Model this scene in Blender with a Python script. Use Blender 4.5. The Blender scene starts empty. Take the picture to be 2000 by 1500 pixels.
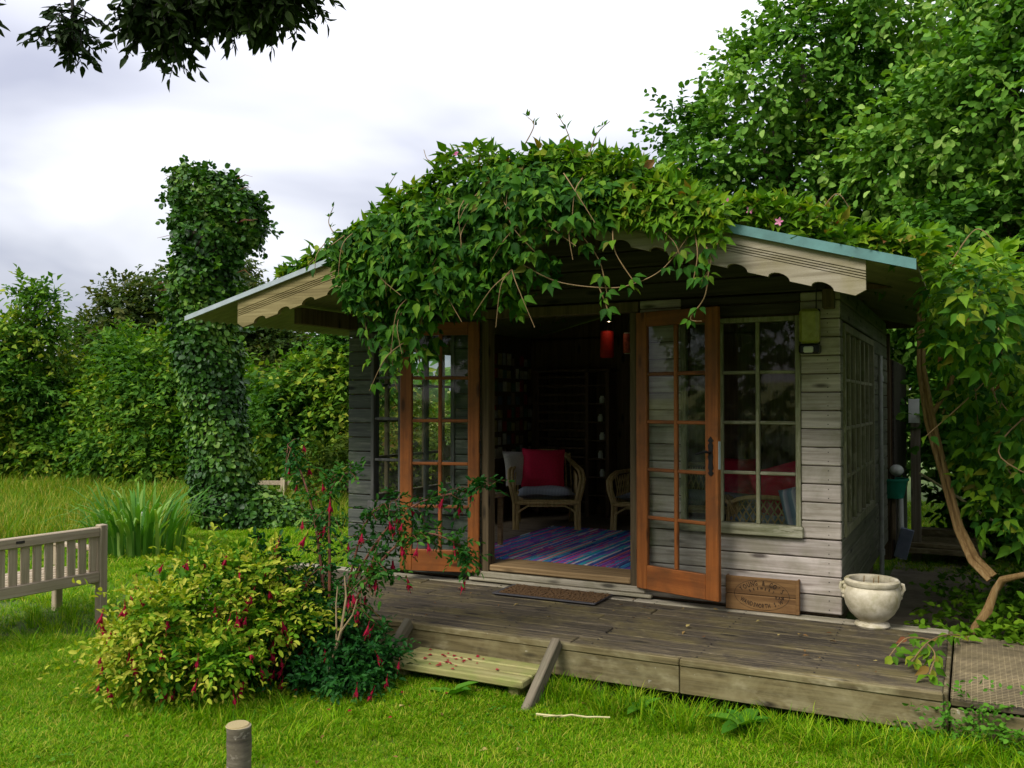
import bpy, math, random
import numpy as np
from mathutils import Vector, Matrix, Euler

R = math.radians
random.seed(7)
rng = np.random.default_rng(11)
S = bpy.context.scene
COL = S.collection

# ------------------------------------------------------------------ camera, sky, sun, exposure
CAM = np.array([0.0, 0.0, 1.63])
cam_d = bpy.data.cameras.new('camera')
cam_d.lens = 31.5; cam_d.sensor_width = 36.0; cam_d.clip_start = 0.05; cam_d.clip_end = 2000
cam = bpy.data.objects.new('camera', cam_d)
cam.location = CAM; cam.rotation_euler = (R(91.15), 0, R(27.2))
COL.objects.link(cam); S.camera = cam

SUN_EL, SUN_ROT = 45.0, 200.0        # sun elevation and compass rotation (degrees)
world = bpy.data.worlds.new('World'); S.world = world; world.use_nodes = True
nt = world.node_tree; nt.nodes.clear()
def N(tree, kind, **kw):
    n = tree.nodes.new(kind)
    for k, v in kw.items(): setattr(n, k, v)
    return n
wout = N(nt, 'ShaderNodeOutputWorld')
sky = N(nt, 'ShaderNodeTexSky', sky_type='NISHITA'); sky.sun_disc = False
sky.sun_elevation = R(SUN_EL); sky.sun_rotation = R(SUN_ROT)
bg_sky = N(nt, 'ShaderNodeBackground'); bg_sky.inputs['Strength'].default_value = 0.10
nt.links.new(sky.outputs[0], bg_sky.inputs['Color'])
tc = N(nt, 'ShaderNodeTexCoord'); sep = N(nt, 'ShaderNodeSeparateXYZ')
nt.links.new(tc.outputs['Generated'], sep.inputs[0])
zc = N(nt, 'ShaderNodeMath', operation='MAXIMUM'); zc.inputs[1].default_value = 0.0
nt.links.new(sep.outputs['Z'], zc.inputs[0])
zo = N(nt, 'ShaderNodeMath', operation='ADD'); zo.inputs[1].default_value = 0.22
nt.links.new(zc.outputs[0], zo.inputs[0])
dv = N(nt, 'ShaderNodeVectorMath', operation='DIVIDE')
cmb = N(nt, 'ShaderNodeCombineXYZ')
for i in range(3): nt.links.new(zo.outputs[0], cmb.inputs[i])
nt.links.new(tc.outputs['Generated'], dv.inputs[0]); nt.links.new(cmb.outputs[0], dv.inputs[1])
cn = N(nt, 'ShaderNodeTexNoise'); cn.inputs['Scale'].default_value = 1.15; cn.inputs['Detail'].default_value = 4.5
cn.inputs['Roughness'].default_value = 0.45; cn.inputs['Distortion'].default_value = 0.35
mp = N(nt, 'ShaderNodeMapping'); mp.inputs['Location'].default_value = (3.1, 1.7, 0.4)
nt.links.new(dv.outputs[0], mp.inputs[0]); nt.links.new(mp.outputs[0], cn.inputs['Vector'])
cr = N(nt, 'ShaderNodeValToRGB')
cr.color_ramp.elements[0].position = 0.40; cr.color_ramp.elements[0].color = (0.46, 0.47, 0.57, 1)
cr.color_ramp.elements[1].position = 0.72; cr.color_ramp.elements[1].color = (1.10, 1.10, 1.13, 1)
nt.links.new(cn.outputs['Fac'], cr.inputs[0])
grad = N(nt, 'ShaderNodeMath', operation='MULTIPLY_ADD')      # overcast sky: (1 + 2 sin(elevation)) / 3
grad.inputs[1].default_value = 0.667; grad.inputs[2].default_value = 0.333
nt.links.new(zc.outputs[0], grad.inputs[0])
bg_cl = N(nt, 'ShaderNodeBackground')
nt.links.new(cr.outputs[0], bg_cl.inputs['Color'])
gs = N(nt, 'ShaderNodeMath', operation='MULTIPLY'); gs.inputs[1].default_value = 1.0
nt.links.new(grad.outputs[0], gs.inputs[0]); nt.links.new(gs.outputs[0], bg_cl.inputs['Strength'])
wm = N(nt, 'ShaderNodeMixShader'); wm.inputs[0].default_value = 0.90
nt.links.new(bg_sky.outputs[0], wm.inputs[1]); nt.links.new(bg_cl.outputs[0], wm.inputs[2])
nt.links.new(wm.outputs[0], wout.inputs['Surface'])

sun_d = bpy.data.lights.new('sun', 'SUN'); sun_d.energy = 1.5; sun_d.angle = R(25); sun_d.color = (1.0, 0.96, 0.88)
sun = bpy.data.objects.new('sun', sun_d); COL.objects.link(sun)
_el, _az = R(SUN_EL), R(SUN_ROT)
sdir = Vector((math.sin(_az) * math.cos(_el), math.cos(_az) * math.cos(_el), math.sin(_el)))
sun.rotation_euler = sdir.to_track_quat('Z', 'Y').to_euler()
sun.location = (-6, -8, 14)

vs = S.view_settings
vs.view_transform = 'Standard'; vs.look = 'None'; vs.exposure = 1.34; vs.gamma = 1.0
try: vs.use_curve_mapping = False
except Exception: pass
S.render.engine = 'CYCLES'
S.cycles.max_bounces = 8; S.cycles.diffuse_bounces = 4; S.cycles.transparent_max_bounces = 16
S.cycles.use_denoising = True

# ------------------------------------------------------------------ helpers
def wpos(o):
    p = Vector((0, 0, 0))
    while o is not None:
        p += o.location; o = o.parent
    return p
def tag(o, label=None, cat=None, group=None, kind=None):
    if label: o['label'] = label
    if cat: o['category'] = cat
    if group: o['group'] = group
    if kind: o['kind'] = kind
    return o
def thing(name, loc, label, cat, group=None, rz=0):
    o = bpy.data.objects.new(name, None); o.empty_display_size = 0.1
    o.location = loc; o.rotation_euler = (0, 0, rz); COL.objects.link(o)
    return tag(o, label, cat, group)
def link(name, me, parent=None, loc=(0, 0, 0), rot=(0, 0, 0), local=False):
    o = bpy.data.objects.new(name, me); COL.objects.link(o)
    if parent is not None:
        o.parent = parent
        o.location = Vector(loc) if local else Vector(loc) - wpos(parent)
    else:
        o.location = loc
    o.rotation_euler = rot
    return o
def np_mesh(name, V, polys, mat, attr=None, smooth=False):
    """V (n,3) array, polys: list of (k, m) int arrays, one per polygon size; attr: per-vertex float 'rnd'."""
    me = bpy.data.meshes.new(name)
    V = np.asarray(V, np.float32)
    me.vertices.add(len(V)); me.vertices.foreach_set('co', V.ravel())
    loops = np.concatenate([p.ravel() for p in polys]).astype(np.int32)
    tot = np.concatenate([np.full(len(p), p.shape[1]) for p in polys]).astype(np.int32)
    start = np.concatenate([[0], np.cumsum(tot)[:-1]]).astype(np.int32)
    me.loops.add(len(loops)); me.loops.foreach_set('vertex_index', loops)
    me.polygons.add(len(tot)); me.polygons.foreach_set('loop_start', start)
    try: me.polygons.foreach_set('loop_total', tot)
    except Exception: pass
    if smooth: me.polygons.foreach_set('use_smooth', np.ones(len(tot), bool))
    if attr is not None:
        a = me.attributes.new('rnd', 'FLOAT', 'POINT'); a.data.foreach_set('value', np.asarray(attr, np.float32))
    me.update(calc_edges=True)
    if mat is not None: me.materials.append(mat)
    return me
class MB:
    """collects boxes, tubes and lathes into one mesh"""
    def __init__(s): s.v = []; s.f = []; s.a = []; s.cur = 0.5
    def add(s, vs, fs):
        b = len(s.v); s.v += [tuple(p) for p in vs]; s.a += [s.cur] * len(vs)
        s.f += [tuple(b + i for i in f) for f in fs]
    def box(s, lo, hi, c=0.0, M=None):
        vs, fs = chamfer_box(lo, hi, c)
        if M is not None: vs = [M @ Vector(p) for p in vs]
        s.add(vs, fs)
    def tube(s, pts, r0, r1=None, n=7, caps=True, wob=0.0):
        pts = [Vector(p) for p in pts]; r1 = r0 if r1 is None else r1; m = len(pts)
        vs = []; prev = None
        for i, p in enumerate(pts):
            t = (pts[min(i + 1, m - 1)] - pts[max(i - 1, 0)])
            t = t.normalized() if t.length > 1e-9 else Vector((0, 0, 1))
            if prev is None:
                a = t.orthogonal().normalized()
            else:
                a = (prev - t * prev.dot(t)); a = a.normalized() if a.length > 1e-6 else t.orthogonal().normalized()
            prev = a; b = t.cross(a)
            r = r0[i] if isinstance(r0, list) else r0 + (r1 - r0) * i / max(1, m - 1)
            for k in range(n):
                an = 2 * math.pi * k / n; rr = r * (1 + random.uniform(-wob, wob))
                vs.append(p + (a * math.cos(an) + b * math.sin(an)) * rr)
        fs = [(i * n + k, i * n + (k + 1) % n, (i + 1) * n + (k + 1) % n, (i + 1) * n + k) for i in range(m - 1) for k in range(n)]
        if caps: fs += [tuple(range(n - 1, -1, -1)), tuple((m - 1) * n + k for k in range(n))]
        s.add(vs, fs)
    def lathe(s, prof, n=28, M=None):
        vs = []; m = len(prof)
        for r, z in prof:
            for k in range(n):
                an = 2 * math.pi * k / n; p = Vector((r * math.cos(an), r * math.sin(an), z)); vs.append(M @ p if M else p)
        fs = [(i * n + k, i * n + (k + 1) % n, (i + 1) * n + (k + 1) % n, (i + 1) * n + k) for i in range(m - 1) for k in range(n)]
        s.add(vs, fs)
    def prism(s, poly, y0, y1):
        """polygon of (x, z) extruded from y0 to y1"""
        n = len(poly); vs = [(x, y0, z) for x, z in poly] + [(x, y1, z) for x, z in poly]
        fs = [tuple(range(n)), tuple(range(2 * n - 1, n - 1, -1))] + [(i, i + n, (i + 1) % n + n, (i + 1) % n) for i in range(n)]
        s.add(vs, fs)
    def mesh(s, name, mat, smooth=False):
        me = bpy.data.meshes.new(name); me.from_pydata([tuple(p) for p in s.v], [], s.f)
        a = me.attributes.new('rnd', 'FLOAT', 'POINT'); a.data.foreach_set('value', np.array(s.a, np.float32))
        me.materials.append(mat)
        if smooth:
            me.polygons.foreach_set('use_smooth', np.ones(len(me.polygons), bool))
            try: me.set_sharp_from_angle(angle=R(40))
            except Exception: pass
        me.update(); return me
    def obj(s, name, mat, parent=None, smooth=False, org=(0, 0, 0)):
        """vertices are in world coordinates: shift them to the origin org"""
        o3 = Vector(org); s.v = [tuple(Vector(p) - o3) for p in s.v]
        return link(name, s.mesh(name, mat, smooth), parent, org)
def chamfer_box(lo, hi, c):
    lo, hi = Vector(lo), Vector(hi)
    cen = (lo + hi) / 2; h = (hi - lo) / 2
    if c <= 0:
        vs = [(lo.x if i & 1 == 0 else hi.x, lo.y if i & 2 == 0 else hi.y, lo.z if i & 4 == 0 else hi.z) for i in range(8)]
        return vs, [(0, 2, 3, 1), (4, 5, 7, 6), (0, 1, 5, 4), (2, 6, 7, 3), (0, 4, 6, 2), (1, 3, 7, 5)]
    c = min(c, 0.45 * min(h) * 2 / 2 * 1.8)
    c = min(c, min(h) * 0.8)
    vs = []; idx = {}
    for sx in (-1, 1):
        for sy in (-1, 1):
            for sz in (-1, 1):
                for a in range(3):
                    p = [cen[i] + (sx, sy, sz)[i] * (h[i] - (0 if i == a else c)) for i in range(3)]
                    idx[(sx, sy, sz, a)] = len(vs); vs.append(p)
    fs = []
    for a in range(3):
        b, d = (a + 1) % 3, (a + 2) % 3
        def key(sa, sb, sd, ax):
            k = [0, 0, 0]; k[a], k[b], k[d] = sa, sb, sd
            return idx[(k[0], k[1], k[2], ax)]
        for s in (-1, 1): fs.append([key(s, -1, -1, a), key(s, 1, -1, a), key(s, 1, 1, a), key(s, -1, 1, a)])
        for sb in (-1, 1):
            for sd in (-1, 1): fs.append([key(-1, sb, sd, b), key(1, sb, sd, b), key(1, sb, sd, d), key(-1, sb, sd, d)])
    for sx in (-1, 1):
        for sy in (-1, 1):
            for sz in (-1, 1): fs.append([idx[(sx, sy, sz, a)] for a in range(3)])
    out = []
    for f in fs:
        p = [Vector(vs[i]) for i in f]; n = (p[1] - p[0]).cross(p[2] - p[0]); fc = sum(p, Vector()) / len(p) - cen
        out.append(tuple(f) if n.dot(fc) > 0 else tuple(reversed(f)))
    return vs, out
def board(name, parent, lo, hi, mat, c=0.004, rot=(0, 0, 0), local=False):
    """a box part with softened edges, its origin at its own centre"""
    lo, hi = Vector(lo), Vector(hi); cen = (lo + hi) / 2
    vs, fs = chamfer_box(lo - cen, hi - cen, c)
    me = bpy.data.meshes.new(name); me.from_pydata(vs, [], fs); me.materials.append(mat)
    return link(name, me, parent, cen, rot, local)

# ------------------------------------------------------------------ materials
def newmat(name):
    m = bpy.data.materials.new(name); m.use_nodes = True
    t = m.node_tree; b = t.nodes['Principled BSDF']
    return m, t, b
def ramp(t, fac, stops):
    r = N(t, 'ShaderNodeValToRGB'); e = r.color_ramp.elements
    while len(e) < len(stops): e.new(0.5)
    for el, (p, c) in zip(e, stops): el.position = p; el.color = (*c, 1)
    t.links.new(fac, r.inputs[0]); return r.outputs[0]
def noise(t, vec, scale, detail=4, rough=0.55, dist=0.0):
    n = N(t, 'ShaderNodeTexNoise'); n.inputs['Scale'].default_value = scale; n.inputs['Detail'].default_value = detail
    n.inputs['Roughness'].default_value = rough; n.inputs['Distortion'].default_value = dist
    t.links.new(vec, n.inputs['Vector']); return n.outputs['Fac']
def mixc(t, fac, a, b, mode='MIX'):
    m = N(t, 'ShaderNodeMix', data_type='RGBA', blend_type=mode)
    for s, v in ((m.inputs[0], fac), (m.inputs[6], a), (m.inputs[7], b)):
        if hasattr(v, 'links'): t.links.new(v, s)
        else: s.default_value = v if isinstance(v, (int, float)) else (*v, 1)
    return m.outputs[2]
def objvec(t, scale=(1, 1, 1), rnd=40.0):
    tc = N(t, 'ShaderNodeTexCoord'); oi = N(t, 'ShaderNodeObjectInfo')
    m = N(t, 'ShaderNodeMath', operation='MULTIPLY'); m.inputs[1].default_value = rnd
    t.links.new(oi.outputs['Random'], m.inputs[0])
    ad = N(t, 'ShaderNodeVectorMath', operation='ADD'); t.links.new(tc.outputs['Object'], ad.inputs[0])
    c = N(t, 'ShaderNodeCombineXYZ')
    for i in range(3): t.links.new(m.outputs[0], c.inputs[i])
    t.links.new(c.outputs[0], ad.inputs[1])
    mp = N(t, 'ShaderNodeMapping'); mp.inputs['Scale'].default_value = scale
    t.links.new(ad.outputs[0], mp.inputs[0]); return mp.outputs[0], ad.outputs[0], oi.outputs['Random']
def bump(t, b, h, strength=0.3, dist=0.01):
    n = N(t, 'ShaderNodeBump'); n.inputs['Strength'].default_value = strength; n.inputs['Distance'].default_value = dist
    t.links.new(h, n.inputs['Height']); t.links.new(n.outputs[0], b.inputs['Normal'])
def thresh(t, v, lo, hi):
    m = N(t, 'ShaderNodeMapRange'); m.inputs[1].default_value = lo; m.inputs[2].default_value = hi
    t.links.new(v, m.inputs[0]); return m.outputs[0]
def wood(name, dark, mid, light, axis=0, stain=None, stain_amt=0.5, rough=0.8, knots=True, var=0.35, fine=1.0, blotch=3.0):
    m, t, b = newmat(name)
    sc = [38 * fine] * 3; sc[axis] = 1.6 * fine
    v, raw, rnd = objvec(t, sc)
    g = noise(t, v, 1.0, 6, 0.62, 0.6)
    col = ramp(t, g, [(0.28, dark), (0.5, mid), (0.74, light)])
    hue = N(t, 'ShaderNodeHueSaturation')
    vr = N(t, 'ShaderNodeMapRange'); vr.inputs[3].default_value = 1 - var; vr.inputs[4].default_value = 1 + var
    t.links.new(rnd, vr.inputs[0]); t.links.new(vr.outputs[0], hue.inputs['Value']); t.links.new(col, hue.inputs['Color'])
    col = hue.outputs[0]
    if stain:
        s = noise(t, raw, blotch, 5, 0.65, 0.4)
        f = thresh(t, s, 0.46, 0.68)
        mm = N(t, 'ShaderNodeMath', operation='MULTIPLY'); mm.inputs[1].default_value = stain_amt; t.links.new(f, mm.inputs[0])
        col = mixc(t, mm.outputs[0], col, stain)
    if knots:
        ks = [9.0] * 3; ks[axis] = 2.6
        mp = N(t, 'ShaderNodeMapping'); mp.inputs['Scale'].default_value = ks; t.links.new(raw, mp.inputs[0])
        vo = N(t, 'ShaderNodeTexVoronoi'); vo.inputs['Scale'].default_value = 1.0; t.links.new(mp.outputs[0], vo.inputs['Vector'])
        f = thresh(t, vo.outputs['Distance'], 0.19, 0.08)
        col = mixc(t, f, col, tuple(c * 0.45 for c in dark))
    t.links.new(col, b.inputs['Base Color']); b.inputs['Roughness'].default_value = rough
    b.inputs['Specular IOR Level'].default_value = 0.3
    bump(t, b, g, 0.45, 0.004)
    return m
def flecked(m, col, scale, lo, hi, amt, axis=0, k=5.0):
    """pale worn flecks and lichen spots laid over a wood"""
    t = m.node_tree; b = t.nodes['Principled BSDF']; src = b.inputs['Base Color'].links[0].from_socket
    sc = [scale * k] * 3; sc[axis] = scale
    v, raw, rnd = objvec(t, sc); f = thresh(t, noise(t, v, 1.0, 3, .7), lo, hi)
    big = thresh(t, noise(t, raw, 3.5, 4, .6), .35, .7)
    mm = N(t, 'ShaderNodeMath', operation='MULTIPLY'); t.links.new(f, mm.inputs[0]); t.links.new(big, mm.inputs[1])
    m2 = N(t, 'ShaderNodeMath', operation='MULTIPLY'); m2.inputs[1].default_value = amt; t.links.new(mm.outputs[0], m2.inputs[0])
    t.links.new(mixc(t, m2.outputs[0], src, col), b.inputs['Base Color'])
def ribbed(m, axis, freq):
    """fine ribs cut along the boards, added to the relief"""
    t = m.node_tree; b = t.nodes['Principled BSDF']; tc = N(t, 'ShaderNodeTexCoord'); w = N(t, 'ShaderNodeTexWave', bands_direction='XYZ'[axis]); w.inputs['Scale'].default_value = freq
    w.inputs['Distortion'].default_value = 3.0; w.inputs['Detail'].default_value = 3; w.inputs['Detail Scale'].default_value = 2.5
    t.links.new(tc.outputs['Object'], w.inputs['Vector'])
    n = N(t, 'ShaderNodeBump'); n.inputs['Strength'].default_value = .5; n.inputs['Distance'].default_value = .004
    t.links.new(w.outputs['Fac'], n.inputs['Height']); old = b.inputs['Normal'].links[0].from_socket
    t.links.new(old, n.inputs['Normal']); t.links.new(n.outputs[0], b.inputs['Normal'])
def plain(name, col, rough=0.6, metal=0.0, nz=0.25, scale=14.0, bmp=0.15, spec=0.4):
    m, t, b = newmat(name)
    v, raw, rnd = objvec(t)
    n = noise(t, v, scale, 5, 0.6)
    c = ramp(t, n, [(0.25, tuple(x * (1 - nz) for x in col)), (0.75, tuple(min(1, x * (1 + nz)) for x in col))])
    t.links.new(c, b.inputs['Base Color']); b.inputs['Roughness'].default_value = rough; b.inputs['Metallic'].default_value = metal
    b.inputs['Specular IOR Level'].default_value = spec
    if bmp: bump(t, b, n, bmp, 0.004)
    return m
def leaf_mat(name, stops, rough=0.6, transl=0.30, tint=(1.15, 1.25, 0.30), spec=0.10):
    """leaf colour runs along stops with the leaf's own random value"""
    m, t, b = newmat(name)
    at = N(t, 'ShaderNodeAttribute', attribute_name='rnd')
    use = at.outputs['Fac']
    col = ramp(t, use, stops)
    t.links.new(col, b.inputs['Base Color']); b.inputs['Roughness'].default_value = rough
    b.inputs['Specular IOR Level'].default_value = spec
    tr = N(t, 'ShaderNodeBsdfTranslucent')
    tcx = mixc(t, 1.0, col, tint, 'MULTIPLY'); t.links.new(tcx, tr.inputs['Color'])
    mx = N(t, 'ShaderNodeMixShader'); mx.inputs[0].default_value = transl
    t.links.new(b.outputs[0], mx.inputs[1]); t.links.new(tr.outputs[0], mx.inputs[2])
    t.links.new(mx.outputs[0], t.nodes['Material Output'].inputs['Surface'])
    return m
def glass_mat(name):
    m, t, b = newmat(name); t.nodes.remove(b)
    tr = N(t, 'ShaderNodeBsdfTransparent'); tr.inputs[0].default_value = (0.84, 0.88, 0.86, 1)
    gl = N(t, 'ShaderNodeBsdfGlossy'); gl.inputs['Roughness'].default_value = 0.03
    fr = N(t, 'ShaderNodeFresnel'); fr.inputs['IOR'].default_value = 1.45
    df = N(t, 'ShaderNodeBsdfDiffuse'); df.inputs['Color'].default_value = (0.35, 0.38, 0.36, 1)
    v, raw, rnd = objvec(t)
    ds = thresh(t, noise(t, raw, 9, 5, 0.7), 0.45, 0.8)
    dm = N(t, 'ShaderNodeMath', operation='MULTIPLY'); dm.inputs[1].default_value = 0.10; t.links.new(ds, dm.inputs[0])
    m1 = N(t, 'ShaderNodeMixShader'); t.links.new(dm.outputs[0], m1.inputs[0]); t.links.new(tr.outputs[0], m1.inputs[1]); t.links.new(df.outputs[0], m1.inputs[2])
    m2 = N(t, 'ShaderNodeMixShader'); t.links.new(fr.outputs[0], m2.inputs[0]); t.links.new(m1.outputs[0], m2.inputs[1]); t.links.new(gl.outputs[0], m2.inputs[2])
    t.links.new(m2.outputs[0], t.nodes['Material Output'].inputs['Surface'])
    return m

M = {}
M['board_pale'] = wood('weathered_pale_board', (0.25, 0.205, 0.170), (0.46, 0.395, 0.345), (0.62, 0.545, 0.49), 0, (0.19, 0.18, 0.10), 0.5, var=0.16)
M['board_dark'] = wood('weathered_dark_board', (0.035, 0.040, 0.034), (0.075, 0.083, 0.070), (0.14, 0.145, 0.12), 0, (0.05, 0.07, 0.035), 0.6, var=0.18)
M['board_gable'] = wood('gable_board', (0.030, 0.024, 0.017), (0.055, 0.045, 0.033), (0.085, 0.072, 0.055), 0, var=0.15)  # dark brown: the shade under the eaves is put into the gable boards' colour
M['board_side'] = wood('side_board', (0.10, 0.10, 0.07), (0.17, 0.165, 0.12), (0.26, 0.25, 0.19), 1, (0.10, 0.12, 0.05), 0.6, var=0.15)
M['frame_old'] = wood('peeling_window_wood', (0.10, 0.095, 0.05), (0.22, 0.21, 0.12), (0.36, 0.35, 0.24), 2, (0.10, 0.12, 0.04), 0.6, knots=False, var=0.12)
M['frame_old_h'] = wood('peeling_window_rail', (0.10, 0.095, 0.05), (0.24, 0.23, 0.14), (0.40, 0.38, 0.28), 0, (0.10, 0.12, 0.04), 0.6, knots=False, var=0.12)
M['frame_dark'] = wood('dark_window_wood', (0.05, 0.05, 0.045), (0.10, 0.10, 0.09), (0.17, 0.17, 0.15), 2, knots=False, var=0.12)
M['door'] = wood('orange_door_wood', (0.16, 0.048, 0.010), (0.255, 0.080, 0.016), (0.34, 0.118, 0.027), 2, (0.11, 0.042, 0.014), 0.7, rough=0.5, var=0.08, fine=0.8)
M['door_h'] = wood('orange_door_rail', (0.16, 0.046, 0.010), (0.25, 0.077, 0.016), (0.33, 0.112, 0.026), 0, (0.10, 0.04, 0.014), 0.75, rough=0.5, var=0.10, fine=0.8)
M['post'] = wood('post_wood', (0.05, 0.035, 0.018), (0.10, 0.070, 0.035), (0.16, 0.115, 0.06), 2, var=0.1)
M['barge'] = wood('barge_wood', (0.17, 0.14, 0.09), (0.29, 0.25, 0.175), (0.39, 0.345, 0.26), 0, (0.20, 0.17, 0.07), 0.5, knots=False, var=0.05)
M['deck'] = wood('deck_dark', (0.020, 0.016, 0.011), (0.058, 0.046, 0.030), (0.145, 0.114, 0.066), 0, (0.15, 0.120, 0.040), 0.6, var=0.28, blotch=2.6)
M['deck_pale'] = wood('deck_pale', (0.16, 0.14, 0.10), (0.30, 0.265, 0.195), (0.42, 0.375, 0.29), 0, (0.14, 0.13, 0.06), 0.5, var=0.12)
M['fascia'] = wood('fascia_wood', (0.060, 0.046, 0.020), (0.130, 0.102, 0.044), (0.22, 0.178, 0.083), 0, (0.26, 0.225, 0.115), 0.65, var=0.10, blotch=4.0)
M['tread'] = wood('mossy_tread', (0.17, 0.15, 0.055), (0.30, 0.27, 0.10), (0.42, 0.385, 0.17), 0, (0.19, 0.24, 0.05), 0.65, var=0.12, blotch=5.0)
M['stringer'] = wood('stringer_wood', (0.07, 0.055, 0.035), (0.14, 0.115, 0.075), (0.24, 0.20, 0.14), 2, (0.20, 0.20, 0.12), 0.4)
M['inner'] = wood('inside_wood', (0.06, 0.035, 0.018), (0.11, 0.065, 0.035), (0.17, 0.105, 0.06), 2, var=0.15)
M['inner_floor'] = wood('inside_floor', (0.10, 0.075, 0.05), (0.17, 0.13, 0.09), (0.24, 0.19, 0.13), 0, var=0.15)
M['teak'] = wood('silvered_teak', (0.24, 0.185, 0.115), (0.37, 0.295, 0.20), (0.48, 0.40, 0.29), 2, (0.22, 0.22, 0.10), 0.35, knots=False, var=0.10)
M['teak_h'] = wood('silvered_teak_rail', (0.24, 0.185, 0.115), (0.37, 0.295, 0.20), (0.48, 0.40, 0.29), 1, (0.22, 0.22, 0.10), 0.3, knots=False, var=0.08)
M['crate'] = wood('crate_wood', (0.11, 0.055, 0.018), (0.20, 0.105, 0.036), (0.29, 0.165, 0.062), 0, (0.075, 0.03, 0.012), 0.45, rough=0.65, var=0.12)
M['lettering'] = plain('burnt_lettering', (0.022, 0.011, 0.005), 0.9, nz=.6, scale=50, bmp=0)
M['sill'] = wood('sill_wood', (0.14, 0.085, 0.035), (0.24, 0.155, 0.07), (0.32, 0.22, 0.11), 0, var=0.1)
M['teal'] = plain('teal_trim', (0.085, 0.20, 0.185), 0.55, nz=0.35, scale=7)
M['zinc'] = plain('grey_trim', (0.33, 0.38, 0.40), 0.5, nz=0.15)
M['sheet'] = plain('corrugated_sheet', (0.17, 0.165, 0.07), 0.65, nz=0.35, scale=3)
M['coir'] = plain('coir', (0.10, 0.052, 0.018), 0.95, nz=0.5, scale=90, bmp=0.9)
M['rubber'] = plain('rubber', (0.045, 0.042, 0.045), 0.6)
M['iron'] = plain('black_iron', (0.012, 0.012, 0.013), 0.4, metal=0.3)
M['nail'] = plain('nail', (0.03, 0.025, 0.02), 0.6)
M['wire'] = plain('wire', (0.062, 0.049, 0.030), 0.8, nz=0.7, scale=5, bmp=0)
M['rattan'] = wood('rattan', (0.26, 0.17, 0.06), (0.42, 0.29, 0.115), (0.56, 0.41, 0.19), 2, rough=0.45, knots=False, var=0.1)
M['red'] = plain('red_cushion', (0.55, 0.008, 0.050), 0.85, nz=0.2, scale=60)
M['cream'] = plain('cream_cushion', (0.45, 0.40, 0.36), 0.9, nz=0.2, scale=60)
M['lantern'] = plain('red_lantern', (0.50, 0.015, 0.010), 0.7)
M['glass'] = glass_mat('window_glass')
M['green_plastic'] = plain('green_plastic', (0.012, 0.20, 0.12), 0.4)
M['white_plastic'] = plain('white_plastic', (0.62, 0.62, 0.56), 0.45, nz=0.12)
M['cane'] = plain('bamboo_cane', (0.48, 0.42, 0.20), 0.5)
M['bark_vine'] = wood('vine_bark', (0.19, 0.105, 0.035), (0.34, 0.205, 0.075), (0.48, 0.33, 0.15), 2, knots=False, fine=1.6)
M['vine_stem'] = plain('vine_stem', (0.22, 0.14, 0.055), 0.7)
M['twig_red'] = plain('red_stem', (0.15, 0.05, 0.025), 0.6)
M['bark'] = wood('bark', (0.05, 0.040, 0.028), (0.10, 0.082, 0.058), (0.17, 0.145, 0.105), 2, (0.09, 0.10, 0.04), 0.4, knots=False, fine=0.5)
M['bark_black'] = plain('dark_bark', (0.03, 0.025, 0.022), 0.8)

ribbed(M['deck'], 1, 9)
flecked(M['deck'], (0.28, 0.225, 0.115), 14, .54, .70, .75); flecked(M['deck'], (0.55, 0.50, 0.36), 34, .70, .76, .8, k=1.0)
flecked(M['fascia'], (0.40, 0.35, 0.21), 5, .52, .66, .7, k=2.5); flecked(M['fascia'], (0.55, 0.52, 0.42), 16, .70, .74, .9, k=1.0)
flecked(M['board_pale'], (0.20, 0.15, 0.10), 3.5, .56, .70, .6, k=9); flecked(M['board_dark'], (0.20, 0.205, 0.16), 4, .52, .66, .8, k=7)
flecked(M['frame_old'], (0.42, 0.40, 0.29), 9, .50, .60, .8, 2); flecked(M['frame_old_h'], (0.46, 0.43, 0.32), 9, .50, .60, .8)
flecked(M['barge'], (0.20, 0.17, 0.10), 3, .55, .70, .5, k=8); flecked(M['door'], (0.10, 0.035, 0.012), 3, .60, .72, .7, 2, 6)
# striped seat fabric, ticking, petals
def stripe_mat(name, cols, scale, axis=0):
    m, t, b = newmat(name)
    tc = N(t, 'ShaderNodeTexCoord'); sp = N(t, 'ShaderNodeSeparateXYZ'); t.links.new(tc.outputs['Object'], sp.inputs[0])
    mu = N(t, 'ShaderNodeMath', operation='MULTIPLY'); mu.inputs[1].default_value = scale; t.links.new(sp.outputs[axis], mu.inputs[0])
    fr = N(t, 'ShaderNodeMath', operation='FRACT'); t.links.new(mu.outputs[0], fr.inputs[0])
    c = ramp(t, fr.outputs[0], cols); t.links.new(c, b.inputs['Base Color']); b.inputs['Roughness'].default_value = 0.9
    return m
M['ticking'] = stripe_mat('grey_ticking', [(0.0, (0.22, 0.25, 0.30)), (0.5, (0.22, 0.25, 0.30)), (0.55, (0.42, 0.44, 0.46)), (1.0, (0.40, 0.42, 0.45))], 70)
M['blue_stripe'] = stripe_mat('blue_stripe', [(0.0, (0.10, 0.17, 0.24)), (0.4, (0.16, 0.25, 0.33)), (0.5, (0.50, 0.52, 0.54)), (0.75, (0.30, 0.28, 0.36)), (1.0, (0.12, 0.18, 0.26))], 14)

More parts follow.
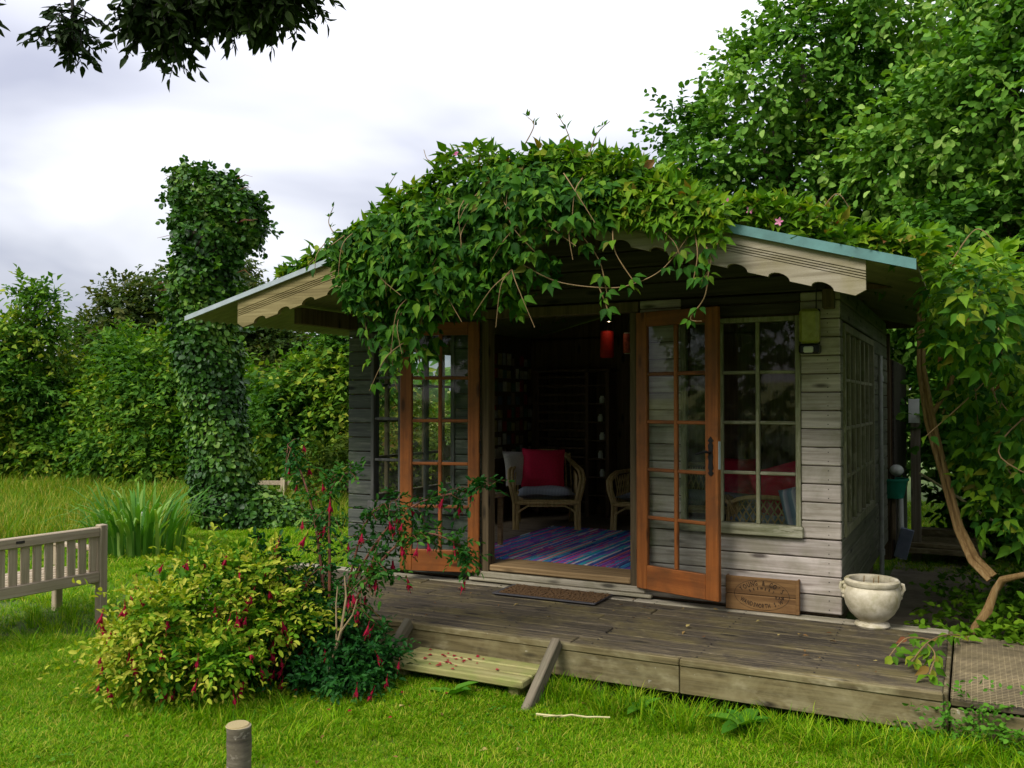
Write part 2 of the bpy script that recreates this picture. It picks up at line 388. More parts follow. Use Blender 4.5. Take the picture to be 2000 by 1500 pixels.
M['leaf_vine'] = leaf_mat('vine_leaf', [(0.0, (0.014, 0.058, 0.007)), (0.4, (0.032, 0.115, 0.009)), (0.78, (0.070, 0.185, 0.012)), (0.95, (0.14, 0.26, 0.018)), (1.0, (0.14, 0.11, 0.025))])
M['leaf_vine_top'] = leaf_mat('vine_leaf_lit_tone', [(0.0, (0.040, 0.115, 0.006)), (0.45, (0.090, 0.205, 0.009)), (0.85, (0.17, 0.29, 0.014)), (0.97, (0.22, 0.25, 0.02)), (1.0, (0.20, 0.07, 0.03))])  # lighter copy of the vine leaf: sunlight put into the colour
M['leaf_ivy'] = leaf_mat('ivy_leaf', [(0.0, (0.014, 0.050, 0.006)), (0.5, (0.034, 0.110, 0.009)), (0.9, (0.080, 0.185, 0.014)), (1.0, (0.14, 0.24, 0.03))], rough=0.45, transl=0.18, spec=0.25)
M['leaf_hazel'] = leaf_mat('hazel_leaf', [(0.0, (0.030, 0.095, 0.011)), (0.40, (0.072, 0.190, 0.020)), (0.75, (0.155, 0.31, 0.040)), (1.0, (0.32, 0.46, 0.11))], transl=0.3)
M['leaf_hedge'] = leaf_mat('hedge_leaf', [(0.0, (0.024, 0.085, 0.009)), (0.42, (0.065, 0.165, 0.014)), (0.75, (0.135, 0.25, 0.020)), (1.0, (0.32, 0.36, 0.035))])
M['leaf_sycamore'] = leaf_mat('sycamore_leaf', [(0.0, (0.020, 0.045, 0.008)), (0.5, (0.045, 0.080, 0.014)), (1.0, (0.10, 0.105, 0.022))])
M['leaf_thicket'] = leaf_mat('thicket_leaf', [(0.0, (0.055, 0.100, 0.012)), (0.5, (0.125, 0.18, 0.018)), (0.85, (0.24, 0.24, 0.028)), (1.0, (0.28, 0.16, 0.045))])
M['leaf_gold'] = leaf_mat('golden_leaf', [(0.0, (0.040, 0.14, 0.006)), (0.35, (0.11, 0.25, 0.010)), (0.7, (0.30, 0.37, 0.022)), (1.0, (0.50, 0.47, 0.07))], transl=0.3)
M['leaf_fuchsia'] = leaf_mat('fuchsia_leaf', [(0.0, (0.010, 0.058, 0.012)), (0.6, (0.024, 0.105, 0.015)), (1.0, (0.075, 0.20, 0.022))], rough=0.4)
M['leaf_over'] = leaf_mat('overhead_leaf', [(0.0, (0.016, 0.034, 0.008)), (1.0, (0.036, 0.060, 0.012))], transl=0.06)
M['leaf_iris'] = leaf_mat('iris_leaf', [(0.0, (0.050, 0.16, 0.020)), (0.6, (0.11, 0.26, 0.035)), (1.0, (0.24, 0.36, 0.08))])
M['leaf_weed'] = leaf_mat('weed_leaf', [(0.0, (0.045, 0.16, 0.012)), (1.0, (0.11, 0.27, 0.022))])
M['grass'] = leaf_mat('grass_blade', [(0.0, (0.060, 0.19, 0.002)), (0.5, (0.155, 0.325, 0.003)), (0.82, (0.28, 0.41, 0.006)), (1.0, (0.42, 0.38, 0.06))], rough=0.55, transl=0.35)
M['meadow'] = leaf_mat('meadow_blade', [(0.0, (0.07, 0.19, 0.008)), (0.5, (0.17, 0.26, 0.014)), (0.82, (0.33, 0.31, 0.035)), (1.0, (0.44, 0.36, 0.09))], rough=0.6, transl=0.35)
M['petal'] = leaf_mat('red_petal', [(0.0, (0.26, 0.006, 0.025)), (1.0, (0.42, 0.012, 0.050))], transl=0.2, tint=(1, 0.6, 0.6))
M['petal_pink'] = leaf_mat('pink_petal', [(0.0, (0.55, 0.12, 0.30)), (1.0, (0.70, 0.30, 0.42))], transl=0.2, tint=(1, 0.8, 0.8))

# ------------------------------------------------------------------ foliage tools
def leaf_tmpl(w=0.5, fold=0.10, droop=0.15, tip=0.5, rich=True, base=0.8):
    """a leaf of length 1 along +Y, facing +Z: a folded blade with a drooping point"""
    if rich == 'mid':
        h = w / 2; V = [(0, 0, 0), (0, .55, -droop * .3), (0, 1, -droop)]
        for s in (-1, 1): V += [(s * h * .75, .18, fold * .6), (s * h, .52, fold), (s * h * .7, .82, fold * .5 - droop * .5)]
        return np.array(V), [np.array([(0, 1, 4, 3), (1, 2, 5, 4), (0, 6, 7, 1), (1, 7, 8, 2)])]
    if not rich:
        V = [(0, 0, 0), (0, .5, -droop * .3), (0, 1, -droop), (-w / 2, .42, fold), (w / 2, .42, fold)]
        return np.array(V), [np.array([(0, 1, 3), (1, 2, 3), (0, 4, 1), (1, 4, 2)])]
    V = [(0, 0, 0), (0, .36, -droop * .15), (0, .72, -droop * .55), (0, 1, -droop)]
    h = w / 2
    for s in (-1, 1): V += [(s * h * base, .17, fold * .7), (s * h, .40, fold), (s * h * tip, .74, fold * .4 - droop * .4)]
    F4 = [(0, 1, 5, 4), (1, 2, 6, 5), (0, 7, 8, 1), (1, 8, 9, 2)]; F3 = [(2, 3, 6), (2, 9, 3)]
    return np.array(V), [np.array(F4), np.array(F3)]
def unit(a): return a / np.maximum(np.linalg.norm(a, axis=-1, keepdims=True), 1e-9)
def basis(Y, Nn):
    y = unit(Y); x = unit(np.cross(y, Nn)); z = np.cross(x, y); return x, y, z
def scatter_mesh(name, tmpl, P, Y, Nn, sc, mat, rnd):
    V0, polys = tmpl
    x, y, z = basis(Y, Nn); s = np.asarray(sc)[:, None, None]
    V = P[:, None, :] + s * (V0[None, :, 0:1] * x[:, None] + V0[None, :, 1:2] * y[:, None] + V0[None, :, 2:3] * z[:, None])
    n, k = len(P), len(V0); off = (np.arange(n) * k)[:, None, None]
    PL = [(p[None] + off).reshape(-1, p.shape[1]) for p in polys]
    return np_mesh(name, V.reshape(-1, 3), PL, mat, np.repeat(rnd, k))
class Leaves:
    def __init__(s): s.P = []; s.Y = []; s.N = []; s.S = []; s.R = []
    def add(s, P, Y, Nn, S, Rr):
        s.P.append(P); s.Y.append(Y); s.N.append(Nn); s.S.append(np.broadcast_to(S, len(P)).astype(float)); s.R.append(np.broadcast_to(Rr, len(P)).astype(float))
    def cat(s): return [np.concatenate(a) for a in (s.P, s.Y, s.N, s.S, s.R)]
def emit(parent, L, tmpl, mat, stuff_name='foliage', single=0, single_name='leaf', pick=None, nv=6):
    """single leaves nearest the lawn as parts of their own, the rest as one foliage part"""
    P, Y, Nn, Sc, Rr = L.cat() if isinstance(L, Leaves) else L
    org = np.array(wpos(parent))
    keep = np.ones(len(P), bool)
    if single:
        score = np.linalg.norm(P - CAM, axis=1) if pick is None else pick(P)
        ids = np.argsort(score)[:single]; keep[ids] = False
        V0, polys = tmpl
        var = []
        for k in range(nv):
            var.append(np_mesh(single_name, V0, polys, mat, np.full(len(V0), (k + .5) / nv)))
        x, y, z = basis(Y[ids], Nn[ids])
        for j, i in enumerate(ids):
            o = bpy.data.objects.new(single_name, var[int(min(nv - 1, max(0, Rr[i] * nv)))])
            m = Matrix.Identity(4)
            for r_ in range(3):
                m[r_][0] = x[j][r_]; m[r_][1] = y[j][r_]; m[r_][2] = z[j][r_]
            o.parent = parent
            o.rotation_euler = m.to_euler(); o.scale = (Sc[i],) * 3; o.location = P[i] - org
            COL.objects.link(o)
    if keep.any():
        o = link(stuff_name, scatter_mesh(stuff_name, tmpl, P[keep] - org, Y[keep], Nn[keep], Sc[keep], mat, Rr[keep]), parent, tuple(org))
        o['kind'] = 'stuff'
        return o
def rdir(n): return unit(rng.normal(size=(n, 3)))
UP = np.array([0, 0, 1.0])
def sprays(L, start, d, length, k, leaf, droop=0.25, up=0.7, side=0.9, rsize=0.3, hang=0.3, tipgold=None, t0=0.15, outn=None, on=0.0, jit=0.35):
    """leafy shoots: k leaves each, set alternately on a bending twig"""
    n = len(start); d = unit(d); length = np.broadcast_to(length, n)
    clump = .5 + .22 * np.sin(start @ np.array([2.1, 1.3, 2.9])) + .16 * np.sin(start @ np.array([-5.3, 4.1, 6.7]) + 1) + rng.normal(0, .14, n)
    sd = unit(np.cross(d, UP + 0.3 * rng.normal(size=(n, 3))))
    for j in range(k):
        t = t0 + (1 - t0) * (j + rng.uniform(-.2, .2, n)) / max(1, k - 1)
        p = start + d * (length * t)[:, None] - UP * (droop * length * t * t)[:, None]
        s = 1 if j % 2 else -1
        yy = d * (0.55 + 0.5 * t)[:, None] + sd * s * side * (1 - 0.5 * (j == k - 1)) + rng.normal(size=(n, 3)) * jit - UP * hang
        nn = UP * up + rng.normal(size=(n, 3)) * 0.45
        if outn is not None: nn = nn + outn * on
        rr = np.clip(clump * .85 + (t - .5) * .30 + rng.normal(0, .14, n), 0, 1) if tipgold is None else np.clip(tipgold(t) + (clump - .5) * .7 + rng.normal(0, .14, n), 0, 1)
        L.add(p, yy, nn, leaf * (1 + rng.uniform(-rsize, rsize, n)), rr)
def lobes_surface(lobes, n, rmin=0.8, rmax=1.05, facing=None, share=0.0):
    """points on the skin of a cluster of ellipsoids, with their outward directions"""
    C = np.array([l[0] for l in lobes], float); Rd = np.array([l[1] for l in lobes], float)
    w = np.array([(r[0] * r[1] + r[1] * r[2] + r[0] * r[2]) for r in Rd]); w /= w.sum()
    out_p, out_d = [], []; tot = 0
    while tot < n:
        m = n; li = rng.choice(len(lobes), m, p=w); u = rdir(m)
        p = C[li] + u * Rd[li] * rng.uniform(rmin, rmax, m)[:, None]
        q = np.linalg.norm((p[:, None] - C[None]) / Rd[None], axis=2); q[np.arange(m), li] = 9
        ok = q.min(axis=1) > 0.82
        if facing is not None: ok &= (((u * facing).sum(1) > -0.25) | (rng.random(m) < share))
        out_p.append(p[ok]); out_d.append(unit(u / Rd[li])[ok]); tot += ok.sum()
    return np.concatenate(out_p)[:n], np.concatenate(out_d)[:n]
def wob_path(a, b, n=6, amp=0.1, sag=0.0):
    a, b = Vector(a), Vector(b); L_ = (b - a).length
    pts = []
    for i in range(n + 1):
        t = i / n; w = math.sin(math.pi * t)
        pts.append(a.lerp(b, t) + Vector((random.uniform(-1, 1), random.uniform(-1, 1), random.uniform(-.6, .6))) * amp * L_ * w * .5 - Vector((0, 0, sag * w)))
    return pts
def sublobes(lobes, k, f=(.34, .52)):
    out = []
    for c, r in lobes:
        c, r = np.array(c, float), np.array(r, float); m = max(5, int(k * r.mean()))
        for u in rdir(m):
            q = rng.uniform(*f); out.append((c + u * r * rng.uniform(.62, .92), r.mean() * q * np.array([1.1, 1.1, rng.uniform(.6, .95)])))
    return out
def tree(name, base, lobes, label, cat, mat, n_spray, leaf, spray_len, k=9, trunk_r=0.15, tmpl=None, group=None, single=0, facing=None, inner=0.4, droop=0.2, share=0.3, up=0.7, stems=1):
    t = thing(name, base, label, cat, group)
    mb = MB(); b = Vector(base); top = Vector(np.mean([l[0] for l in lobes], axis=0))
    top.z = max(l[0][2] for l in lobes)
    for s in range(stems):
        bb = b + Vector((random.uniform(-1, 1), random.uniform(-1, 1), 0)) * (0.25 * (stems > 1))
        path = wob_path(bb + Vector((0, 0, -.1)), top + Vector((random.uniform(-1, 1), random.uniform(-1, 1), 0)) * .5 * (stems > 1), 8, 0.08)
        mb.tube(path, trunk_r / math.sqrt(stems), trunk_r * 0.2, 8)
        for c, r in lobes:
            h = random.uniform(.25, .6); j = path[int(h * 8)]
            mb.tube(wob_path(j, Vector(c), 6, 0.12), trunk_r * .38, trunk_r * .08, 6)
            for q in range(3):
                e = Vector(c) + Vector(rdir(1)[0] * np.array(r) * .85)
                mb.tube(wob_path(Vector(c).lerp(j, .3), e, 4, .15), trunk_r * .13, trunk_r * .03, 4)
    mb.obj('trunk', M['bark'], t, True, base)
    L = Leaves()
    p, d = lobes_surface(sublobes(lobes, 15), n_spray, 0.55, 1.05, facing, share)
    dd = d + rng.normal(size=d.shape) * .55 + np.array([0, 0, 0.05])
    sprays(L, p - d * spray_len * .35, dd, spray_len * rng.uniform(.6, 1.35, len(p)), k, leaf, droop, up, outn=d, on=0.35)
    if inner:
        m = int(n_spray * inner); p2, d2 = lobes_surface(lobes, m, 0.3, 0.75)
        sprays(L, p2, d2 + rng.normal(size=d2.shape), spray_len, max(4, k // 2), leaf * 1.25, droop, up)
    emit(t, L, tmpl or leaf_tmpl(.55, rich=False), mat, 'crown', single)
    return t
ROUND = leaf_tmpl(.66, .10, .16, .6, 'mid')
def instancer(name, P, size, sources, mat=None, tilt=0.25):
    """plants set on points: each point carries one of the source tufts"""
    me = bpy.data.meshes.new(name); me.vertices.add(len(P)); me.vertices.foreach_set('co', np.asarray(P, np.float32).ravel())
    a = me.attributes.new('size', 'FLOAT', 'POINT'); a.data.foreach_set('value', np.asarray(size, np.float32)); me.update()
    if mat: me.materials.append(mat)
    o = bpy.data.objects.new(name, me); COL.objects.link(o)
    g = bpy.data.node_groups.new(name + '_nodes', 'GeometryNodeTree')
    g.interface.new_socket('Geometry', in_out='INPUT', socket_type='NodeSocketGeometry')
    g.interface.new_socket('Geometry', in_out='OUTPUT', socket_type='NodeSocketGeometry')
    gi = g.nodes.new('NodeGroupInput'); go = g.nodes.new('NodeGroupOutput')
    ip = g.nodes.new('GeometryNodeInstanceOnPoints'); ip.inputs['Pick Instance'].default_value = True
    jn = g.nodes.new('GeometryNodeJoinGeometry')
    for s in sources:
        oi = g.nodes.new('GeometryNodeObjectInfo'); oi.inputs['Object'].default_value = s; oi.inputs['As Instance'].default_value = True
        g.links.new(oi.outputs['Geometry'], jn.inputs[0])
    rv = g.nodes.new('FunctionNodeRandomValue'); rv.data_type = 'FLOAT_VECTOR'
    rv.inputs[0].default_value = (-tilt, -tilt, 0); rv.inputs[1].default_value = (tilt, tilt, 6.283)
    na = g.nodes.new('GeometryNodeInputNamedAttribute'); na.data_type = 'FLOAT'; na.inputs['Name'].default_value = 'size'
    g.links.new(gi.outputs[0], ip.inputs['Points']); g.links.new(jn.outputs[0], ip.inputs['Instance'])
    g.links.new(rv.outputs[0], ip.inputs['Rotation']); g.links.new(na.outputs[0], ip.inputs['Scale'])
    g.links.new(ip.outputs[0], go.inputs[0])
    md = o.modifiers.new('scatter', 'NODES'); md.node_group = g
    o['kind'] = 'stuff'
    return o
def blade_tuft(name, nb, h, w, spread, lean, mat, hv=0.4):
    V, F4, F3, A = [], [], [], []
    for i in range(nb):
        a = random.uniform(0, 6.283); r = spread * math.sqrt(random.random()); hh = h * random.uniform(1 - hv, 1 + hv)
        bx, by = r * math.cos(a), r * math.sin(a); a2 = a + random.uniform(-1.2, 1.2); ln = lean * random.uniform(.3, 1.4)
        dx, dy = math.cos(a2), math.sin(a2); sx, sy = -dy * w / 2, dx * w / 2; b = len(V)
        for t, ww in ((0, 1), (.45, .9), (.8, .55)):
            ox = dx * ln * hh * t * t; oy = dy * ln * hh * t * t; z = hh * (t - .25 * ln * t * t)
            V += [(bx + ox - sx * ww, by + oy - sy * ww, z), (bx + ox + sx * ww, by + oy + sy * ww, z)]
        V.append((bx + dx * ln * hh, by + dy * ln * hh, hh * (1 - .3 * ln)))
        F4 += [(b, b + 1, b + 3, b + 2), (b + 2, b + 3, b + 5, b + 4)]; F3.append((b + 4, b + 5, b + 6)); A += [random.random()] * 7
    me = np_mesh(name, V, [np.array(F4), np.array(F3)], mat, A)
    return bpy.data.objects.new(name, me)         # a source for the instances only: never linked

# ------------------------------------------------------------------ ground
def smoothstep(a, b, x):
    t = np.clip((x - a) / (b - a), 0, 1); return t * t * (3 - 2 * t)
def ground_z(x, y):
    x = np.asarray(x, float); y = np.asarray(y, float)
    z = 0.018 * np.sin(1.7 * x + .6) * np.cos(1.3 * y) + 0.012 * np.sin(3.1 * x - 2.3 * y)
    dist = np.hypot(x, y)
    return z + smoothstep(30, 140, dist) * 3.4
def sheet(name, xs, ys, mat, dz=0.0):
    X, Y = np.meshgrid(xs, ys); V = np.stack([X, Y, ground_z(X, Y) + dz], -1).reshape(-1, 3)
    nx, ny = len(xs), len(ys)
    i = (np.arange(ny - 1)[:, None] * nx + np.arange(nx - 1)[None]).ravel()
    return link(name, np_mesh(name, V, [np.stack([i, i + 1, i + nx + 1, i + nx], 1)], mat, smooth=True))
gm, t, b = newmat('lawn_soil')
v, raw, rnd = objvec(t, rnd=0)
n1 = noise(t, raw, 0.8, 5); n2 = noise(t, raw, 45, 3)
c = mixc(t, n2, ramp(t, n1, [(0.3, (0.030, 0.10, 0.002)), (0.7, (0.065, 0.15, 0.003))]), (0.07, 0.07, 0.010))
t.links.new(c, b.inputs['Base Color']); b.inputs['Roughness'].default_value = 0.95; bump(t, b, n2, 0.8, 0.02)
M['lawn'] = gm
gm, t, b = newmat('field')
v, raw, rnd = objvec(t, rnd=0)
n1 = noise(t, raw, 0.05, 5)
t.links.new(ramp(t, n1, [(0.3, (0.16, 0.19, 0.03)), (0.7, (0.30, 0.29, 0.06))]), b.inputs['Base Color']); b.inputs['Roughness'].default_value = 0.95
M['field'] = gm
fine = np.concatenate([np.arange(-30, 30.1, .5)])
tag(sheet('lawn', np.concatenate([[-45, -38], fine, [38, 45]]), np.concatenate([[-25, -12], np.arange(-5, 30.1, .5), [38]]), M['lawn']), kind='structure')
far = np.concatenate([[-900, -600, -400, -260], np.arange(-180, 181, 12), [260, 400, 600, 900]])
tag(sheet('far_field', far, far, M['field'], -0.06), kind='structure')

# ------------------------------------------------------------------ summerhouse
XL, XR, YF, YB = -4.60, -0.743, 6.0, 9.4
AX, AZ = -2.403, 2.918                                    # ridge
TLX, TLZ, TRX, TRZ = -5.11, 2.242, -0.235, 2.30           # eaves
RF, RB = 4.72, 9.75
def roof_z(x): return AZ + (TRZ - AZ) * (x - AX) / (TRX - AX) if x > AX else AZ + (TLZ - AZ) * (x - AX) / (TLX - AX)
def roof_x(z):
    kl = (TLX - AX) / (TLZ - AZ); kr = (TRX - AX) / (TRZ - AZ)
    return AX + kl * (z - AZ), AX + kr * (z - AZ)
cabin = thing('summerhouse', (-2.67, 7.7, 0.0), 'weathered timber summerhouse with open orange glazed doors and vine covered roof', 'summerhouse')
HX0, HX1 = -3.335, -2.075                                 # door opening
WR = (-1.775, -0.985, 0.78, 2.19); WL = (-4.365, -3.575, 0.78, 2.19)
# walls: a backing sheet with openings, each cladding board a piece of its own
def wall_backing(name, x0, x1, holes, y0, y1, mat, zt=2.36):
    mb = MB(); xs = sorted({x0, x1} | {h[0] for h in holes} | {h[1] for h in holes})
    for a, c in zip(xs[:-1], xs[1:]):
        zs = [(0.27, zt)]
        for h in holes:
            if h[0] <= a and c <= h[1]: zs = [(0.27, h[2]), (h[3], zt)] if h[2] > 0.28 else [(h[3], zt)]
        for z0, z1 in zs: mb.box((a, y0, z0), (c, y1, z1))
    return mb.obj(name, mat, cabin)
fw = wall_backing('front_wall', XL + .03, XR - .02, [(WL[0], WL[1], WL[2], WL[3]), (HX0, HX1, 0.27, 2.27), (WR[0], WR[1], WR[2], WR[3])], YF + .012, YF + .06, M['inner'])
nails = MB()
def clad(parent, x0, x1, z0, z1, mat, y=YF):
    pitch = 0.1175; k = 0; z = 0.283
    while z < z1 - .01:
        a, c = max(z, z0), min(z + pitch, z1)
        if c - a > .02:
            dz = random.uniform(-.001, .001); dy = random.uniform(-.003, .002)
            board('board', parent, (x0, y - .014 + dy, a + .003), (x1, y + .010 + dy, c - .003), mat, .006)
            for xx in ((x1 - .075,) if x1 > -1 else ()):
                for zz in (a + .03, c - .03): nails.box((xx - .003, y - .0165, zz - .003), (xx + .003, y - .010, zz + .003))
        z += pitch
clad(fw, WR[1], XR, WR[2] - .024, 2.34, M['board_pale']); clad(fw, HX1 + .005, WR[0], WR[2] - .024, 2.34, M['board_pale'])
clad(fw, HX1 + .005, XR, 0.283, WR[2] - .024, M['board_pale'])
clad(fw, WR[0], WR[1] - .001, WR[3] + .01, 2.34, M['board_gable'])
clad(fw, XL, WL[0], WL[2] - .024, 2.34, M['board_dark']); clad(fw, WL[1], HX0 - .005, WL[2] - .024, 2.34, M['board_dark'])
clad(fw, XL, HX0 - .005, 0.283, WL[2] - .024, M['board_dark'])
clad(fw, WL[0] + .001, WL[1], WL[3] + .01, 2.34, M['board_dark'])
nails.obj('nail_heads', M['nail'], cabin)['kind'] = 'stuff'
z = 2.345
gw = MB()
gp = [(roof_x(2.34)[0] + .06, 2.34), (roof_x(2.34)[1] - .06, 2.34), (AX, AZ - .06)]
gw.prism(gp, YF + .012, YF + .05); gw = gw.obj('gable_wall', M['inner'], cabin)
while z < AZ - .12:
    a, c = roof_x(z + .115); a = max(a + .03, XL); c = min(c - .03, XR)
    if c - a > .1: board('board', gw, (a, YF - .014, z + .002), (c, YF + .010, z + .112), M['board_gable'], .006)
    z += .1175
# side and back walls
def yz_wall(name, x0, x1, holes, mat):
    mb = MB(); ys = sorted({YF + .062, YB} | {h[0] for h in holes} | {h[1] for h in holes})
    for a, c in zip(ys[:-1], ys[1:]):
        zs = [(0.27, 2.36)]
        for h in holes:
            if h[0] <= a and c <= h[1]: zs = [(0.27, h[2]), (h[3], 2.36)]
        for z0, z1 in zs: mb.box((x0, a, z0), (x1, c, z1))
    return mb.obj(name, mat, cabin)
SW = (6.10, 8.02, 0.76, 2.14)
rw = yz_wall('side_wall', XR - .055, XR - .022, [SW], M['inner'])
lw = yz_wall('side_wall', XL + .006, XL + .04, [(6.15, 8.1, 0.78, 2.14)], M['inner'])
z = .283
while z < 2.33:
    for (a, c) in ([(YF + .012, YB + .02)] if z + .117 < SW[2] or z > SW[3] else [(YF + .012, SW[0]), (SW[1], YB + .02)]):
        if c - a > .03: board('board', rw, (XR - .02, a, z + .002), (XR + .004 + random.uniform(-.002, .002), c, z + .115), M['board_side'], .006)
    z += .1175
mb = MB(); mb.box((XL + .04, YB - .04, .27), (XR - .06, YB, 2.36)); mb.prism(gp, YB - .04, YB); mb.obj('back_wall', M['inner'], cabin)
mb = MB(); mb.box((XL + .04, YF + .06, .27), (XR - .06, YB - .04, .38)); mb.obj('floor', M['inner_floor'], cabin)
# windows
def window(x0, x1, z0, z1, cols, rows, mv, mh, y=YF):
    fr = MB(); w = .032
    fr.box((x0, y - .03, z0), (x0 + w, y + .05, z1), .004); fr.box((x1 - w, y - .03, z0), (x1, y + .05, z1), .004)
    fr.box((x0 + w, y - .028, z1 - w), (x1 - w, y + .05, z1), .004)
    f = fr.obj('window', mv, cabin)
    board('sill', f, (x0 - .015, y - .055, z0 - .022), (x1 + .015, y + .05, z0 + .05), mh, .006)
    xs = np.linspace(x0 + w, x1 - w, cols + 1); zs = np.linspace(z0 + .05, z1 - w, rows + 1)
    for xx in xs[1:-1]: board('muntin', f, (xx - .012, y - .022, z0 + .05), (xx + .012, y + .03, z1 - w), mv, .005)
    for zz in zs[1:-1]:
        for a, c in zip(xs[:-1], xs[1:]): board('muntin', f, (a + .0125 * (a > x0 + w + .01), y - .019, zz - .011), (c - .0125 * (c < x1 - w - .01), y + .03, zz + .011), mh, .005)
    for i in range(cols):
        for j in range(rows):
            me = bpy.data.meshes.new('pane'); hx, hz = (xs[1] - xs[0]) / 2, (zs[1] - zs[0]) / 2
            me.from_pydata([(-hx, 0, -hz), (hx, 0, -hz), (hx, 0, hz), (-hx, 0, hz)], [], [(0, 1, 2, 3)]); me.materials.append(M['glass'])
            link('pane', me, f, ((xs[i] + xs[i + 1]) / 2, y + .008, (zs[j] + zs[j + 1]) / 2), (random.uniform(-.006, .006), 0, random.uniform(-.006, .006)))
    return f
window(*WR[:2], WR[2], WR[3], 3, 4, M['frame_old'], M['frame_old_h'])
window(*WL[:2], WL[2], WL[3], 3, 4, M['frame_dark'], M['frame_dark'])
def side_window(xo, y0, y1, z0, z1, cols, rows, mat):
    fr = MB(); w = .05; xa, xb = xo - .03, xo + .03
    for a, c in ((y0, y0 + w), (y1 - w, y1)): fr.box((xa, a, z0), (xb, c, z1), .004)
    fr.box((xa, y0 + w, z0), (xb, y1 - w, z0 + .06), .004); fr.box((xa, y0 + w, z1 - w), (xb, y1 - w, z1), .004)
    f = fr.obj('window', mat, cabin)
    ys = np.linspace(y0 + w, y1 - w, cols + 1); zs = np.linspace(z0 + .06, z1 - w, rows + 1)
    for yy in ys[1:-1]:
        wd = .028 if abs(yy - (y0 + y1) / 2) < .05 else .013
        board('muntin', f, (xo - .022, yy - wd, z0 + .06), (xo + .022, yy + wd, z1 - w), mat, .004)
    for zz in zs[1:-1]: board('muntin', f, (xo - .018, y0 + w, zz - .012), (xo + .018, y1 - w, zz + .012), mat, .004)
    for i in range(cols):
        for j in range(rows):
            me = bpy.data.meshes.new('pane'); hy, hz = (ys[1] - ys[0]) / 2, (zs[1] - zs[0]) / 2
            me.from_pydata([(0, -hy, -hz), (0, hy, -hz), (0, hy, hz), (0, -hy, hz)], [], [(0, 1, 2, 3)]); me.materials.append(M['glass'])
            link('pane', me, f, (xo + .004, (ys[i] + ys[i + 1]) / 2, (zs[j] + zs[j + 1]) / 2))
side_window(XR - .012, *SW, 6, 4, M['frame_old'])
side_window(XL + .02, 6.15, 8.1, .78, 2.14, 6, 4, M['post'])
# door frame, threshold
board('door_post', cabin, (HX0 + .002, YF - .03, .29), (HX0 + .064, YF + .08, 2.26), M['post'], .005)
board('door_post', cabin, (HX1 - .064, YF - .03, .29), (HX1 - .002, YF + .08, 2.26), M['post'], .005)
board('door_lintel', cabin, (HX0 + .002, YF - .03, 2.263), (HX1 - .002, YF + .08, 2.335), M['post'], .005)
board('threshold', cabin, (HX0 + .066, YF - .02, .352), (HX1 - .066, YF + .30, .398), M['sill'], .008)
board('threshold_step', cabin, (HX0 - .05, YF - .05, .305), (HX1 + .05, YF - .015, .348), M['deck_pale'], .006)
board('threshold_step', cabin, (HX0 - .08, YF - .075, .280), (HX1 + .10, YF - .018, .302), M['deck_pale'], .005)
# doors: local x from the hinge to the free edge
def door(hinge, rz, h, w, side, label):
    st = MB(); th = .02
    st.box((0, -th, 0), (.088, th, h), .005); st.box((w - .095, -th, 0), (w, th, h), .005)
    dr = link('door', st.mesh('door', M['door']), cabin, hinge, (0, 0, rz)); dr['label'] = label
    def lb(n, lo, hi, m, c=.005): return board(n, dr, lo, hi, m, c, local=True)
    lb('rail', (.088, -th, h - .10), (w - .095, th, h), M['door_h']); lb('rail', (.088, -th, 0), (w - .095, th, .165), M['door_h'])
    z0, z1 = .165, h - .10; xm = (.088 + w - .095) / 2
    lb('muntin', (xm - .013, -.016, z0), (xm + .013, .016, z1), M['door'])
    zs = np.linspace(z0, z1, 6)
    for zz in zs[1:-1]:
        lb('muntin', (.088, -.014, zz - .012), (xm - .013, .014, zz + .012), M['door_h']); lb('muntin', (xm + .013, -.014, zz - .012), (w - .095, .014, zz + .012), M['door_h'])
    for a, c in ((.088, xm - .013), (xm + .013, w - .095)):
        for j in range(5):
            me = bpy.data.meshes.new('pane'); hx, hz = (c - a) / 2 + .004, (zs[1] - zs[0]) / 2
            me.from_pydata([(-hx, 0, -hz), (hx, 0, -hz), (hx, 0, hz), (-hx, 0, hz)], [], [(0, 1, 2, 3)]); me.materials.append(M['glass'])
            link('pane', me, dr, ((a + c) / 2, 0, (zs[j] + zs[j + 1]) / 2), (random.uniform(-.008, .008), 0, random.uniform(-.008, .008)), True)
    if side:
        hb = MB(); x = w - .05; zc = .93
        prof = [(.000, -.125), (.012, -.116), (.022, -.104), (.009, -.092), (.019, -.074), (.014, -.03), (.019, .0), (.014, .03), (.019, .074), (.009, .092), (.022, .104), (.012, .116), (0, .132)]
        poly = [(x + a, zc + z_) for a, z_ in prof] + [(x - a, zc + z_) for a, z_ in reversed(prof[1:-1])]
        hb.prism(poly, -th - .006, -th)
        hb.tube([(x, -th - .006, zc + .03), (x, -th - .045, zc + .03)], .008, n=8)
        hb.tube([(x, -th - .045, zc + .035), (x - .03, -th - .048, zc + .03), (x - .085, -th - .045, zc + .015)], .009, .007, 8)
        link('handle', hb.mesh('handle', M['iron'], True), dr, (0, 0, 0), local=True)
        lb('lock_edge', (w - .001, -.012, zc - .08), (w + .003, .012, zc + .1), M['zinc'], .001)
    hg = MB()
    for zz in (.22, h / 2, h - .25): hg.tube([(-.004, side * 0, zz - .045), (-.004, 0, zz + .045)], .009, n=8)
    link('hinge', hg.mesh('hinge', M['iron'], True), dr, (0, 0, 0), local=True)
door((HX1, YF - .05, .345), R(-17.5), 1.905, .65, 1, 'right hand orange glazed door with black iron handle plate')
door((HX0, YF - .05, .337), R(180 + 16.5), 1.905, .625, 0, 'left hand orange glazed door half behind the fuchsia')
